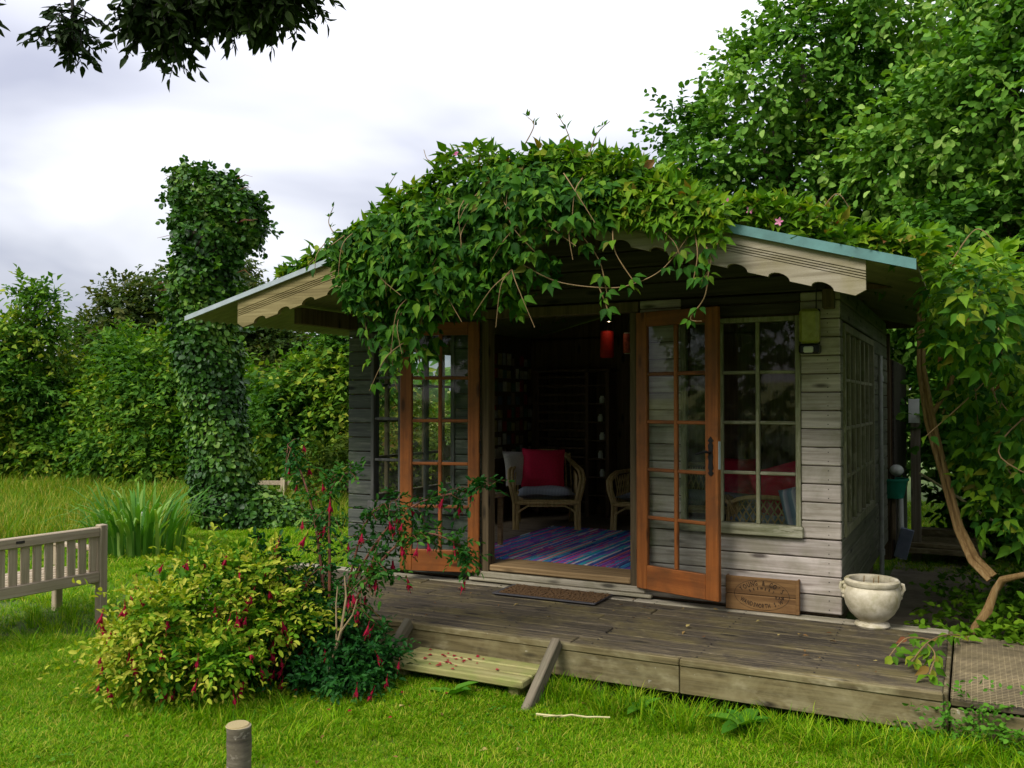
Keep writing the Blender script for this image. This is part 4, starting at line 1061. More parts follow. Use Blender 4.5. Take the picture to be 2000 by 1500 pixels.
# ------------------------------------------------------------------ bench, log post, fence
bn = thing('garden_bench', (-5.77, 4.55, 0), 'silvery slatted teak bench seen from behind on the lawn', 'bench', rz=R(-4))
def bb(n, lo, hi, m, c=.006): return board(n, bn, lo, hi, m, c, local=True)
BL = 1.75; BH = .72
for y_ in (0, -BL): bb('post', (-.035, y_ - .03, -.04), (.035, y_ + .03, BH), M['teak'])
bb('top_rail', (-.03, -BL + .031, BH - .085), (.03, -.031, BH - .015), M['teak_h'])
bb('bottom_rail', (-.028, -BL + .031, BH - .42), (.028, -.031, BH - .34), M['teak_h'])
ns = 20
for i in range(ns):
    yc = -.07 - i * (BL - .14) / (ns - 1); bb('slat', (-.012, yc - .028, BH - .342), (.012, yc + .028, BH - .083), M['teak'], .003)
for y_ in (0, -BL / 2, -BL): bb('leg', (-.58, y_ - .03, -.04), (-.52, y_ + .03, .36), M['teak']) if True else None
for i in range(6): bb('seat_slat', (-.55 + i * .088, -BL, .345 + 0), (-.55 + i * .088 + .068, 0, .367), M['teak_h'], .004)
for y_ in (0, -BL): bb('seat_rail', (-.55, y_ - .024, .27), (-.036, y_ + .024, .343), M['teak']); bb('arm', (-.60, y_ - .035, .52), (-.036, y_ + .035, .55), M['teak']); bb('arm_post', (-.575, y_ - .025, .368), (-.53, y_ + .025, .519), M['teak'])
bb('plaque', (.0301, -.66, BH - .055), (.034, -.60, BH - .038), M['nail'], .001)

lgm, t, b = newmat('log_end'); v, raw, rnd = objvec(t, rnd=0)
wv = N(t, 'ShaderNodeTexWave', wave_type='RINGS', rings_direction='Z'); wv.inputs['Scale'].default_value = 60; wv.inputs['Distortion'].default_value = 2.5; t.links.new(raw, wv.inputs['Vector'])
t.links.new(ramp(t, wv.outputs['Fac'], [(.2, (.25, .19, .08)), (.8, (.36, .29, .14))]), b.inputs['Base Color']); b.inputs['Roughness'].default_value = .85
lbm, t, b = newmat('log_bark'); v, raw, rnd = objvec(t, (6, 6, 40), rnd=0)
nz = noise(t, v, 1.0, 5, .6); n2 = noise(t, raw, 30, 3)
c = ramp(t, nz, [(.3, (.045, .035, .022)), (.55, (.12, .098, .065)), (.78, (.27, .23, .17))]); c = mixc(t, thresh(t, n2, .60, .72), c, (.32, .28, .22))
t.links.new(c, b.inputs['Base Color']); b.inputs['Roughness'].default_value = .8; bump(t, b, nz, .6, .006)
log = thing('log_post', (-2.47, 2.55, 0), 'short round bark covered log post standing in the lawn', 'post')
mb = MB(); mb.tube([(-2.468, 2.55, -.1)] + [(-2.47 + .006 * math.sin(5 * q), 2.55, q) for q in np.linspace(0, .413, 14)], .047, .045, 20, wob=.03); mb.obj('bark', lbm, log, True, (-2.47, 2.55, .2))
mb = MB(); mb.lathe([(0, .0), (.040, .0), (.0455, -.006)], 20); link('cut_top', mb.mesh('cut_top', lgm), log, (-2.47, 2.55, .4195))

fe = thing('rail_fence', (-9.77, 11.07, 0), 'grey two rail wooden field fence beyond the ivy', 'fence')
for i in range(5):
    x, y_ = -11.0 + i * 1.23, 10.55 + i * .52
    board('post', fe, (x - .045, y_ - .045, -.1), (x + .045, y_ + .045, .42), M['teak'])
for i in range(4):
    x, y_ = -11.0 + i * 1.23, 10.55 + i * .52; ln = math.hypot(1.23, .52); an = math.atan2(.52, 1.23)
    for z_ in (.20, .34):
        board('rail', fe, (x + .615 - ln / 2 + .04, y_ + .26 - .015, z_ - .035), (x + .615 + ln / 2 - .04, y_ + .26 + .015, z_ + .035), M['teak_h'], .004, (0, 0, an))

# ------------------------------------------------------------------ odds and ends beside the cabin
def box_thing(name, lo, hi, mat, label, cat, rot=(0, 0, 0), c=.005):
    o = board(name, None, lo, hi, mat, c, rot); return tag(o, label, cat)
tag(link('upright_pipe', (lambda mb: (mb.tube([(0, 0, 0), (.005, 0, .3), (0, 0, .62)], .03, n=12), mb.mesh('upright_pipe', M['white_plastic'], True))[1])(MB()), None, (-.64, 9.55, .1)), 'short white plastic pipe standing behind the side window', 'pipe')
tub = MB(); tub.lathe([(0, 0), (.10, 0), (.135, .17), (.15, .17), (.15, .19), (.125, .19), (.095, .02), (0, .02)], 20)
tag(link('green_bucket', tub.mesh('green_bucket', M['green_plastic'], True), None, (-.70, 9.45, .70)), 'green plastic bucket hung beside the cabin wall', 'bucket')
mb = MB(); mb.tube([(-.70, 9.42, .30), (-.70, 9.45, .72)], .03, n=8)
tag(link('bucket_stake', mb.mesh('bucket_stake', M['post']), None), 'dark stake carrying the green bucket', 'stake')
mb = MB(); mb.lathe([(.065 * math.sin(q), -.055 * math.cos(q)) for q in np.linspace(.01, 3.13, 9)], 16)
tag(link('white_float', mb.mesh('white_float', M['white_plastic'], True), None, (-.66, 9.42, .97)), 'round white plastic float above the green bucket', 'float')
box_thing('leaning_sheet', (-.66, 9.40, .12), (-.54, 9.43, .42), plain('blue_white_sheet', (.22, .25, .34), .5, nz=.4, scale=6), 'blue and white board leaning by the white pipe', 'board', (R(8), R(14), 0))
pl = thing('lumber_pile', (-.35, 9.95, 0), 'low pile of rough planks on the path behind the cabin', 'lumber')
for i, (x0, x1, y0, y1, z0, z1) in enumerate(((-.62, .10, 9.75, 9.95, .13, .18), (-.60, .08, 10.0, 10.2, .13, .17), (-.58, .06, 9.80, 9.98, .185, .225), (-.62, .05, 10.05, 10.25, .18, .26), (-.55, -.1, 10.1, 10.3, .265, .33))): board('plank', pl, (x0, y0, z0), (x1, y1, z1), M['fascia'])
gp_ = thing('garden_post', (-.52, 9.9, 0), 'dark rough post carrying a white notice beside the vine', 'post')
board('post', gp_, (-.56, 9.86, -.1), (-.47, 9.95, 1.48), M['stringer'])
board('notice', gp_, (-.575, 9.835, 1.42), (-.475, 9.855, 1.66), M['white_plastic'], .002)
mb = MB(); mb.tube(wob_path((-.42, 8.7, 1.0), (.9, 5.9, .42), 8, .01), .011, .008, 7)
tag(mb.obj('bamboo_cane', M['cane'], None, True, (.2, 7.3, .7)), 'pale bamboo cane slanting through the vine', 'cane')

# ------------------------------------------------------------------ climbing vine
vine = thing('climbing_vine', (-.02, 6.06, .15), 'leafy climbing vine covering the roof and hanging over the front and right side', 'vine')
tri = leaf_tmpl(.52, .09, .22, .42, True, .75)
def leaflets(L, P, D, Nn, size, spread=.8, r=None, n=3):
    """three leaflets on each node"""
    D = unit(D); sd = unit(np.cross(D, Nn))
    for j in range(n):
        a = (j - 1) * spread
        y_ = D * math.cos(a) + sd * math.sin(a) + rng.normal(size=P.shape) * .16
        L.add(P + y_ * size[:, None] * .25, y_, Nn + rng.normal(size=P.shape) * .35, size * rng.uniform(.75, 1.1, len(P)), rng.uniform(0, 1, len(P)) if r is None else r)
# lower edge of the front curtain (x, z) and top of the mound (x, z)
low = np.array([(-3.75, 2.62), (-3.62, 2.48), (-3.50, 2.24), (-3.40, 2.22), (-3.28, 1.96), (-3.16, 1.84), (-3.08, 1.88), (-2.95, 2.08), (-2.74, 2.20), (-2.55, 2.22), (-2.40, 2.18), (-2.25, 2.28), (-2.10, 2.42), (-1.9, 2.55), (-1.7, 2.62)])
topm = np.array([(-4.4, 2.46), (-4.0, 2.63), (-3.7, 2.74), (-3.5, 2.80), (-3.26, 2.92), (-2.96, 3.06), (-2.74, 3.15), (-2.46, 3.19), (-2.06, 3.09), (-1.75, 3.02), (-1.63, 2.91), (-1.40, 2.78), (-1.13, 2.66), (-.7, 2.54), (-.3, 2.42), (-.1, 2.34)])
lowz = lambda x: np.interp(x, low[:, 0], low[:, 1])
topz = lambda x: np.interp(x, topm[:, 0], topm[:, 1])
rz_ = np.vectorize(roof_z)
L = Leaves()
n = 2100                                                      # front curtain
x = rng.uniform(-3.62, -1.75, n); f = rng.uniform(0, 1, n) ** .85
zt = np.minimum(topz(x), rz_(x) + .12); zl = lowz(x) + .10 * np.sin(x * 17) * .5 + rng.normal(0, .03, n)
zz = zl + (zt - zl) * f; yy = 4.66 - .10 * np.sin(np.pi * np.clip(f, 0, 1)) + rng.uniform(-.12, .16, n) + .06 * np.sin(7 * x + 5 * zz)
keep = ~((x > -2.35) & (f < .55) & (rng.random(n) < .75))
P = np.stack([x, yy, zz], 1)[keep]; m = len(P)
leaflets(L, P, np.array([0, -.45, -.9]) + rng.normal(size=(m, 3)) * .38, np.array([0, -.9, .5]) + rng.normal(size=(m, 3)) * .42, rng.uniform(.045, .100, m))
emit(vine, L, tri, M['leaf_vine'], 'foliage', 230)
L = Leaves()
n = 3700                                                      # mound over the ridge and left slope
x = rng.uniform(-4.35, -1.2, n); yy = np.where(x < -3.45, 4.84, 4.64) + 4.2 * rng.uniform(0, 1, n) ** 2.0
hump = np.interp(yy, [4.6, 4.9, 5.6, 7, 9], [.75, 1.0, .95, .6, .4]) * (1 + .22 * np.sin(5.1 * x + 2.2 * yy) + .15 * np.sin(11 * x))
hmax = np.maximum(.05, topz(x) - rz_(x)) * hump
zz = rz_(x) + .02 + hmax * rng.uniform(.35, 1.0, n) + rng.normal(0, .012, n)
P = np.stack([x, yy, zz], 1)
leaflets(L, P, rng.normal(size=(n, 3)) * .7 + np.array([-.1, -.55, .15]), np.array([0, -.35, .9]) + rng.normal(size=(n, 3)) * .5, rng.uniform(.042, .108, n))
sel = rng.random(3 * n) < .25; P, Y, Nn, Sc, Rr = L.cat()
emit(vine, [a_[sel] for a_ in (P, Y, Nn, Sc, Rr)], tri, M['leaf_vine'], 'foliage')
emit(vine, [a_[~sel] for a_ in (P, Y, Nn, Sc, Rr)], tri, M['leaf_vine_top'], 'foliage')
L = Leaves()
n = 2300                                                      # right slope, leaves in the sunlit tone behind the teal trim
x = rng.uniform(-1.75, -.18, n); yy = 4.76 + 4.0 * rng.uniform(0, 1, n) ** 1.8
hmax = np.interp(x, [-1.75, -1.2, -.6, -.2], [.20, .16, .14, .13]) * (1 + .35 * np.sin(8 * x + 3 * yy))
zz = rz_(x) + .02 + hmax * rng.uniform(.1, 1, n)
P = np.stack([x, yy, zz], 1)
leaflets(L, P, rng.normal(size=(n, 3)) * .6 + np.array([.15, -.45, .45]), np.array([.1, -.4, .8]) + rng.normal(size=(n, 3)) * .4, rng.uniform(.060, .10, n))
n = 350                                                       # fringe over the barge board near the ridge
x = rng.uniform(-2.0, -1.15, n); yy = rng.uniform(4.58, 4.70, n); zz = rz_(x) + rng.uniform(-.10, .10, n) - (x + 2.0) * -.02
P = np.stack([x, yy, zz], 1)
leaflets(L, P, rng.normal(size=(n, 3)) * .5 + np.array([.1, -.4, -.45]), np.array([0, -.8, .6]) + rng.normal(size=(n, 3)) * .35, rng.uniform(.05, .085, n))
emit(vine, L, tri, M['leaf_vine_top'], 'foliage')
L = Leaves()
lob = [((.05, 6.20, 1.75), (.20, .28, .36)), ((.10, 6.22, 1.32), (.22, .28, .36)), ((.22, 6.15, .98), (.24, .28, .26)), ((.45, 6.0, 1.45), (.3, .4, .4)), ((.02, 5.6, 2.10), (.30, .8, .34)), ((.10, 6.6, 2.0), (.38, 1.2, .42)), ((.42, 6.3, 1.55), (.42, .9, .55)), ((.60, 6.5, 1.2), (.36, .6, .4)), ((.85, 6.9, 1.3), (.5, .9, .8)), ((.75, 6.2, .55), (.45, .6, .35)), ((.30, 7.2, 1.5), (.4, .9, .7)), ((1.3, 6.2, .8), (.5, .7, .6)), ((.15, 8.4, 1.9), (.5, 1.0, .4)), ((.75, 8.3, 1.0), (.5, .9, .8))]
p, d = lobes_surface(lob, 3900, .35, 1.02, None)
keep = ~((p[:, 0] < -.17) & (p[:, 2] < 1.9) & (p[:, 1] < 8.4)); p, d = p[keep], d[keep]; m = len(p)
leaflets(L, p, d * .6 + np.array([0, -.25, -.55]) + rng.normal(size=(m, 3)) * .35, d * .5 + np.array([0, -.35, .75]) + rng.normal(size=(m, 3)) * .3, rng.uniform(.062, .105, m))
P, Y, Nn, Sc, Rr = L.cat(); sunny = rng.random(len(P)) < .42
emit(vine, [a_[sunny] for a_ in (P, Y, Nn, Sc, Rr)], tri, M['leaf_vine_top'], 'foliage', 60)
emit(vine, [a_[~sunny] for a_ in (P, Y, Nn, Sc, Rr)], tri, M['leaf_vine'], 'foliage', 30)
L = Leaves()                                                  # sunlit leaf tone on top of the right fall
p, d = lobes_surface([((.0, 5.45, 2.25), (.26, .75, .22)), ((.12, 6.3, 2.25), (.34, 1.1, .30)), ((.38, 6.0, 1.9), (.3, .7, .3))], 520, .6, 1.05, None); m = len(p)
leaflets(L, p, d * .6 + np.array([.1, -.35, -.1]) + rng.normal(size=(m, 3)) * .4, d * .4 + np.array([0, -.35, .85]) + rng.normal(size=(m, 3)) * .3, rng.uniform(.06, .10, m))
emit(vine, L, tri, M['leaf_vine_top'], 'foliage')
# tendrils under the right eave, bare stems, sprigs
st = MB(); L = Leaves()
def shoot(pts, r0=.004, r1=.0025, every=.09, size=.075, leafy=1.0, seg=8, mat_r=None, hang=True):
    pts = [Vector(p) for p in pts]; full = []
    for i in range(len(pts) - 1):
        p0, p1, p2, p3 = pts[max(0, i - 1)], pts[i], pts[i + 1], pts[min(len(pts) - 1, i + 2)]
        for k in range(seg):
            q = k / seg; full.append(.5 * ((2 * p1) + (p2 - p0) * q + (2 * p0 - 5 * p1 + 4 * p2 - p3) * q * q + (3 * p1 - p0 - 3 * p2 + p3) * q ** 3))
    full.append(pts[-1]); st.tube(full, r0, r1, 5)
    acc = 0; P, D = [], []
    for a, c in zip(full[:-1], full[1:]):
        acc += (c - a).length
        if acc > every:
            acc = 0
            if random.random() < leafy: P.append(c); D.append((c - a).normalized() * .5 + Vector((random.uniform(-.7, .7), random.uniform(-.9, .1), random.uniform(-.9, .1) if hang else random.uniform(-.1, .8))))
    if P:
        P = np.array([tuple(p) for p in P]); D = np.array([tuple(p) for p in D]); m = len(P)
        leaflets(L, P, D, np.array([0, -.75, .6]) + rng.normal(size=(m, 3)) * .3, rng.uniform(.75, 1.2, m) * size, .7)
Y0 = 4.62
shoot([(-2.35, Y0, 2.45), (-2.08, Y0 - .03, 2.31), (-1.80, Y0, 2.26), (-1.64, Y0, 2.27), (-1.47, Y0, 2.34), (-1.33, Y0, 2.50)], every=.11, leafy=.55)
shoot([(-1.75, Y0, 2.62), (-1.72, Y0 - .05, 2.45), (-1.62, Y0 - .03, 2.28)], every=.10, leafy=.7)
shoot([(-1.95, Y0, 2.58), (-1.82, Y0 - .02, 2.40), (-1.78, Y0, 2.18)], every=.07)
shoot([(-1.83, Y0, 2.26), (-1.79, Y0, 2.16), (-1.78, Y0, 2.12)], every=.05)
shoot([(-1.30, Y0, 2.56), (-1.27, Y0 - .03, 2.40), (-1.30, Y0 - .02, 2.25)], every=.055)
shoot([(-1.26, Y0, 2.50), (-1.20, Y0 - .03, 2.36), (-1.25, Y0 - .02, 2.26)], every=.07)
shoot([(-1.55, Y0, 2.62), (-1.40, Y0 - .03, 2.48), (-1.36, Y0, 2.36)], every=.07)
shoot([(-1.24, Y0 + .1, 2.42), (-1.26, Y0 + .08, 2.2), (-1.34, Y0 + .08, 2.08), (-1.28, Y0 + .08, 2.06)], every=.08, leafy=.7)
shoot([(-3.20, Y0 - .04, 2.0), (-3.17, Y0 - .05, 1.82), (-3.15, Y0 - .04, 1.70)], every=.055)
shoot([(-3.42, Y0 - .04, 2.25), (-3.36, Y0 - .05, 2.02), (-3.35, Y0 - .04, 1.88)], every=.06)
shoot([(-3.05, Y0 - .04, 2.0), (-2.98, Y0 - .05, 1.90), (-3.0, Y0 - .04, 1.80)], every=.06)
for i in range(26):                                          # dry looping stems in the curtain
    x0 = random.uniform(-3.7, -1.9); z0 = random.uniform(float(lowz(x0)) + .1, float(rz_(x0)) + .1); a = random.uniform(-.25, .25)
    shoot([(x0, Y0 - .07, z0), (x0 + a * .4, Y0 - .15, z0 - .10), (x0 + a, Y0 - .14, z0 - random.uniform(.15, .35))], .0035, .002, leafy=.15)
for pts in (((-2.72, 4.9, 3.12), (-2.9, 4.85, 3.20), (-3.05, 4.8, 3.16), (-3.10, 4.8, 3.24)), ((-2.1, 4.9, 3.1), (-2.14, 4.88, 3.25), (-2.2, 4.86, 3.36)), ((-2.02, 4.9, 3.05), (-1.95, 4.88, 3.20), (-1.86, 4.86, 3.26)), ((-3.3, 4.8, 2.86), (-3.35, 4.75, 2.98), (-3.28, 4.74, 3.08)), ((-3.72, 4.7, 2.72), (-3.78, 4.7, 2.82), (-3.74, 4.7, 2.92)), ((-2.4, 4.8, 3.15), (-2.32, 4.8, 3.28), (-2.36, 4.8, 3.34)), ((-1.55, 4.9, 2.84), (-1.46, 4.85, 2.93), (-1.42, 4.8, 2.90)), ((-.75, 4.9, 2.55), (-.62, 4.85, 2.70), (-.55, 4.85, 2.62)), ((-.1, 5.2, 2.35), (.02, 5.2, 2.52), (.10, 5.2, 2.46))):
    shoot(pts, .004, .002, .07, .045, .8, hang=False)
# woody stem on the right
wk_ = [(-.30, 6.47, 2.25), (-.295, 6.37, 1.85), (-.246, 6.29, 1.52), (-.175, 6.27, 1.20), (-.091, 6.26, .85), (-.008, 6.20, .67), (.085, 6.15, .575)]
wb = MB()
for o in ((0, 0, 0), (.018, -.012, .01), (-.012, -.016, -.02)):
    wb.tube([(a + o[0] + random.uniform(-.006, .006), b_ + o[1], c_ + o[2]) for a, b_, c_ in wk_], [.012, .014, .013, .016, .014, .017, .017], None, 8, wob=.2)
wb.tube([(-.04, 6.06, .10), (.0, 6.07, .28), (.07, 6.08, .38), (.11, 6.13, .50), (.15, 6.12, .57), (.26, 6.0, .63), (.5, 5.9, .60), (.8, 5.9, .5)], [.030, .022, .026, .020, .025, .019, .023, .018], None, 9, wob=.18)
wb.tube([(-.246, 6.29, 1.52), (-.12, 6.32, 1.75), (-.05, 6.3, 2.1)], .016, .012, 7)
wb.obj('woody_stem', M['bark_vine'], vine, True, (-.02, 6.06, .15))
for i in range(26):
    x0, y0, z0 = random.uniform(-.1, .9), random.uniform(5.5, 6.8), random.uniform(.9, 2.2)
    shoot([(x0, y0, z0), (x0 + random.uniform(-.15, .25), y0 - .2, z0 - .25), (x0 + random.uniform(-.2, .4), y0 - .25, z0 - random.uniform(.4, .8))], .005, .003, .10, .08, .8)
L_main = L; L = Leaves()
shoot([(.0, 6.0, .22), (-.12, 5.6, .33), (-.22, 5.25, .36), (-.30, 4.95, .30)], .005, .003, .07, .07, 1.0)
shoot([(-.20, 5.3, .36), (-.32, 5.2, .38), (-.40, 5.1, .30)], .004, .003, .06, .07, 1.0)
shoot([(-.22, 5.2, .36), (-.18, 5.0, .36), (-.2, 4.85, .30)], .004, .003, .06, .07, 1.0)
emit(vine, L, tri, M['leaf_vine_top'], 'foliage'); L = L_main
st.obj('stem', M['vine_stem'], vine, False, (-.02, 6.06, .15))['kind'] = 'stuff'
emit(vine, L, tri, M['leaf_vine'], 'foliage')
pk = leaf_tmpl(.5, .05, -.1, .7)
for x0, y0, z0 in ((-2.83, 4.75, 3.17), (-1.22, 4.72, 2.70), (-1.15, 4.74, 2.69), (-.88, 4.73, 2.56), (-1.03, 4.75, 2.64)):
    Lq = Leaves()
    for k in range(5):
        a = 2 * math.pi * k / 5; Lq.add(np.array([[x0, y0, z0]]), np.array([[math.cos(a), -.4, math.sin(a)]]), np.array([[0, -1, .4]]), .028, random.random())
    P, Y, Nn, Sc, Rr = Lq.cat(); og = np.array([x0, y0, z0])
    link('flower', scatter_mesh('flower', pk, P - og, Y, Nn, Sc, M['petal_pink'], Rr), vine, (x0, y0, z0))

# ------------------------------------------------------------------ fuchsias
def fuchsia_flower_mesh():
    mb = MB(); mb.tube([(0, 0, 0), (.002, 0, -.03)], .0012, n=4); mb.tube([(.002, 0, -.03), (.002, 0, -.05)], .0045, .006, 6)
    for k in range(4):
        a = k * math.pi / 2; ca, sa = math.cos(a), math.sin(a)
        mb.add([(.002 + ca * .004 - sa * .005, sa * .004 + ca * .005, -.048), (.002 + ca * .004 + sa * .005, sa * .004 - ca * .005, -.048), (.002 + ca * .013 + sa * .005, sa * .013 - ca * .005, -.066), (.002 + ca * .019, sa * .019, -.088), (.002 + ca * .013 - sa * .005, sa * .013 + ca * .005, -.066)], [(0, 1, 2, 3, 4)])
    mb.lathe([(.006, -.05), (.011, -.062), (.009, -.075)], 6, Matrix.Translation((.002, 0, 0))); mb.tube([(.002, 0, -.07), (.003, 0, -.105)], .0015, n=4)
    return mb.mesh('flower', M['petal'])
FM = [fuchsia_flower_mesh() for _ in range(2)]
def flowers(parent, pts, s0=.9, s1=1.5):
    for p in pts:
        o = link('flower', random.choice(FM), parent, tuple(p), (random.uniform(-.4, .4), random.uniform(-.4, .4), random.uniform(0, 6.28))); s_ = random.uniform(s0, s1); o.scale = (s_, s_, s_)
gold = thing('golden_fuchsia', (-3.98, 3.75, 0), 'rounded yellow green fuchsia bush with red hanging flowers on the lawn', 'bush')
gl = [((-3.98, 3.75, .36), (.48, .44, .36)), ((-4.17, 3.82, .38), (.28, .32, .27)), ((-3.84, 4.00, .56), (.36, .34, .25)), ((-3.76, 3.56, .30), (.34, .30, .25)), ((-4.04, 3.54, .24), (.32, .27, .22)), ((-4.20, 3.66, .22), (.24, .24, .20)), ((-3.70, 3.95, .40), (.30, .30, .26))]
L = Leaves(); p, d = lobes_surface(sublobes(gl, 34, (.40, .60)), 1750, .5, 1.05)
ok = p[:, 2] > .03; p, d = p[ok], d[ok]; m = len(p)
sprays(L, p - d * .10, d + rng.normal(size=(m, 3)) * .42 + np.array([0, 0, .12]), rng.uniform(.12, .24, m) * np.where(rng.random(m) < .12, 1.8, 1), 9, .037, .25, .75, .9, .35, tipgold=lambda t_: .22 + .66 * t_, outn=d, on=.3, hang=.02)
p2, d2 = lobes_surface(gl, 320, .3, .7); sprays(L, p2, d2 + rng.normal(size=d2.shape), .2, 6, .05, tipgold=lambda t_: .12 + 0 * t_)
lt = leaf_tmpl(.46, .10, .16, .55, 'mid')
emit(gold, L, lt, M['leaf_gold'], 'foliage', 280, nv=10)
mb = MB()
for i in range(34):
    c, r_ = gl[i % len(gl)]; u = rdir(1)[0]; u[2] = abs(u[2]); e = Vector(c) + Vector(u * np.array(r_) * .9)
    mb.tube(wob_path((-3.98 + random.uniform(-.1, .1), 3.75 + random.uniform(-.1, .1), 0), e, 5, .12), .006, .002, 5)
mb.obj('stem', M['twig_red'], gold, False, (-3.98, 3.75, 0))['kind'] = 'stuff'
fp, fd = lobes_surface(gl, 320, 1.06, 1.16); v_ = CAM - fp; okf = ((fd * unit(v_)).sum(1) > .05) & (fp[:, 2] > .12)
flowers(gold, fp[okf][:64], .8, 1.25)
dark = thing('dark_fuchsia', (-3.40, 4.22, 0), 'dark green fuchsia with tall arching red stems and hanging red flowers beside the step', 'bush')
dl = [((-3.45, 4.20, .26), (.36, .32, .27)), ((-3.12, 4.18, .20), (.24, .22, .19)), ((-3.62, 4.10, .22), (.28, .26, .22)), ((-3.62, 4.30, .46), (.24, .22, .16)), ((-3.18, 4.02, .12), (.32, .20, .14))]
L = Leaves(); p, d = lobes_surface(dl, 1150, .45, 1.0); ok = p[:, 2] > .02; p, d = p[ok], d[ok]; m = len(p)
sprays(L, p - d * .08, d + rng.normal(size=(m, 3)) * .5, rng.uniform(.10, .24, m), 8, .036, .25, .75, .9, .35, outn=d, on=.3)
fpts = []
def arch(pts, r0=.011, leafy=1.0):
    pts = [Vector(p) for p in pts]; full = []
    for i in range(len(pts) - 1):
        p0, p1, p2, p3 = pts[max(0, i - 1)], pts[i], pts[i + 1], pts[min(len(pts) - 1, i + 2)]
        for k in range(7):
            q = k / 7; full.append(.5 * ((2 * p1) + (p2 - p0) * q + (2 * p0 - 5 * p1 + 4 * p2 - p3) * q * q + (3 * p1 - p0 - 3 * p2 + p3) * q ** 3))
    full.append(pts[-1]); mb = MB(); mb.tube(full, r0, .0025, 6)
    n_ = len(full)
    for i in range(int(n_ * .28), n_, 1):
        if random.random() > leafy: continue
        dr = Vector(rdir(1)[0]) + Vector((0, -.1, .1)); ln = random.uniform(.08, .24) * (1 - .4 * i / n_)
        s_ = np.array([tuple(full[i])]); dd_ = np.array([tuple(dr)])
        sprays(L, s_, dd_, ln, 7, .040, .35, .7, .9, .3)
        e = full[i] + dr.normalized() * ln; mb.tube([full[i], full[i] + dr.normalized() * ln * .5, e - Vector((0, 0, .3 * ln))], .0025, .0015, 4)
        if random.random() < .30: fpts.append(e - Vector((0, 0, .35 * ln)))
        for q in range(2):
            sprays(L, np.array([tuple(full[i])]), rdir(1) + np.array([[0, 0, .1]]), random.uniform(.06, .16), 7, .038, .3, .7, .9, .3)
    mb.obj('stem', M['twig_red'], dark, False, (-3.40, 4.22, 0))
arch([(-3.42, 4.25, 0), (-3.47, 4.28, .5), (-3.60, 4.34, .95), (-3.78, 4.40, 1.25), (-3.86, 4.40, 1.36)], .012)
arch([(-3.38, 4.22, 0), (-3.40, 4.25, .6), (-3.44, 4.30, 1.0), (-3.42, 4.34, 1.18), (-3.32, 4.36, 1.20)], .011)
arch([(-3.36, 4.22, 0), (-3.28, 4.28, .5), (-3.12, 4.40, .85), (-2.95, 4.5, 1.02), (-2.70, 4.6, 1.10), (-2.52, 4.62, 1.14)], .011)
arch([(-3.34, 4.20, 0), (-3.22, 4.25, .45), (-3.05, 4.36, .75), (-2.86, 4.45, .86), (-2.66, 4.5, .80), (-2.60, 4.5, .72)], .010)
arch([(-3.34, 4.18, 0), (-3.22, 4.2, .4), (-3.10, 4.25, .62), (-2.98, 4.25, .66)], .009)
arch([(-3.40, 4.18, 0), (-3.50, 4.12, .4), (-3.66, 4.10, .72), (-3.80, 4.1, .80)], .009)
arch([(-3.38, 4.25, 0), (-3.30, 4.32, .6), (-3.22, 4.40, .95), (-3.05, 4.44, 1.05)], .009)
emit(dark, L, lt, M['leaf_fuchsia'], 'foliage', 220)
pale = MB()                                                  # bleached bare fork at the front
pale.tube([(-3.20, 3.98, .05), (-3.17, 4.0, .22), (-3.12, 4.0, .36)], .011, .008, 7, wob=.15); pale.tube([(-3.12, 4.0, .36), (-3.10, 4.02, .55), (-3.12, 4.03, .66)], .0075, .003, 6); pale.tube([(-3.12, 4.0, .36), (-3.04, 4.0, .46), (-3.01, 4.0, .55)], .0055, .003, 6); pale.tube([(-3.15, 4.0, .30), (-3.17, 4.02, .5), (-3.16, 4.02, .60)], .0055, .003, 6)
o = pale.obj('bare_branch', plain('bleached_wood', (.30, .21, .115), .8), dark, True, (-3.40, 4.22, 0)); o['label'] = 'bleached bare forked branch'
fp, fd = lobes_surface(dl, 120, .98, 1.1); okf = ((fd * unit(CAM - fp)).sum(1) > .1) & (fp[:, 2] > .10)
flowers(dark, [tuple(p) for p in fp[okf][:26]] + [tuple(p) for p in fpts[:60]], .8, 1.25)
mb = MB()                                                    # fallen petals
for i in range(46):
    if i < 30: x, y_, z_ = random.gauss(-2.66, .12), random.uniform(4.33, 4.62), .138
    else: x, y_, z_ = random.uniform(-3.9, -2.3), random.uniform(3.6, 4.2), .05
    s_ = random.uniform(.008, .016); a = random.uniform(0, 6.28)
    mb.cur = random.random(); mb.add([(x + s_ * math.cos(a + q), y_ + s_ * math.sin(a + q), z_ + .004 * (j % 2)) for j, q in enumerate((0, 1.2, 3.1, 4.5))], [(0, 1, 2, 3)])
tag(mb.obj('fallen_petals', M['petal']), 'scattered red fallen petals on the step and grass', None, None, 'stuff')

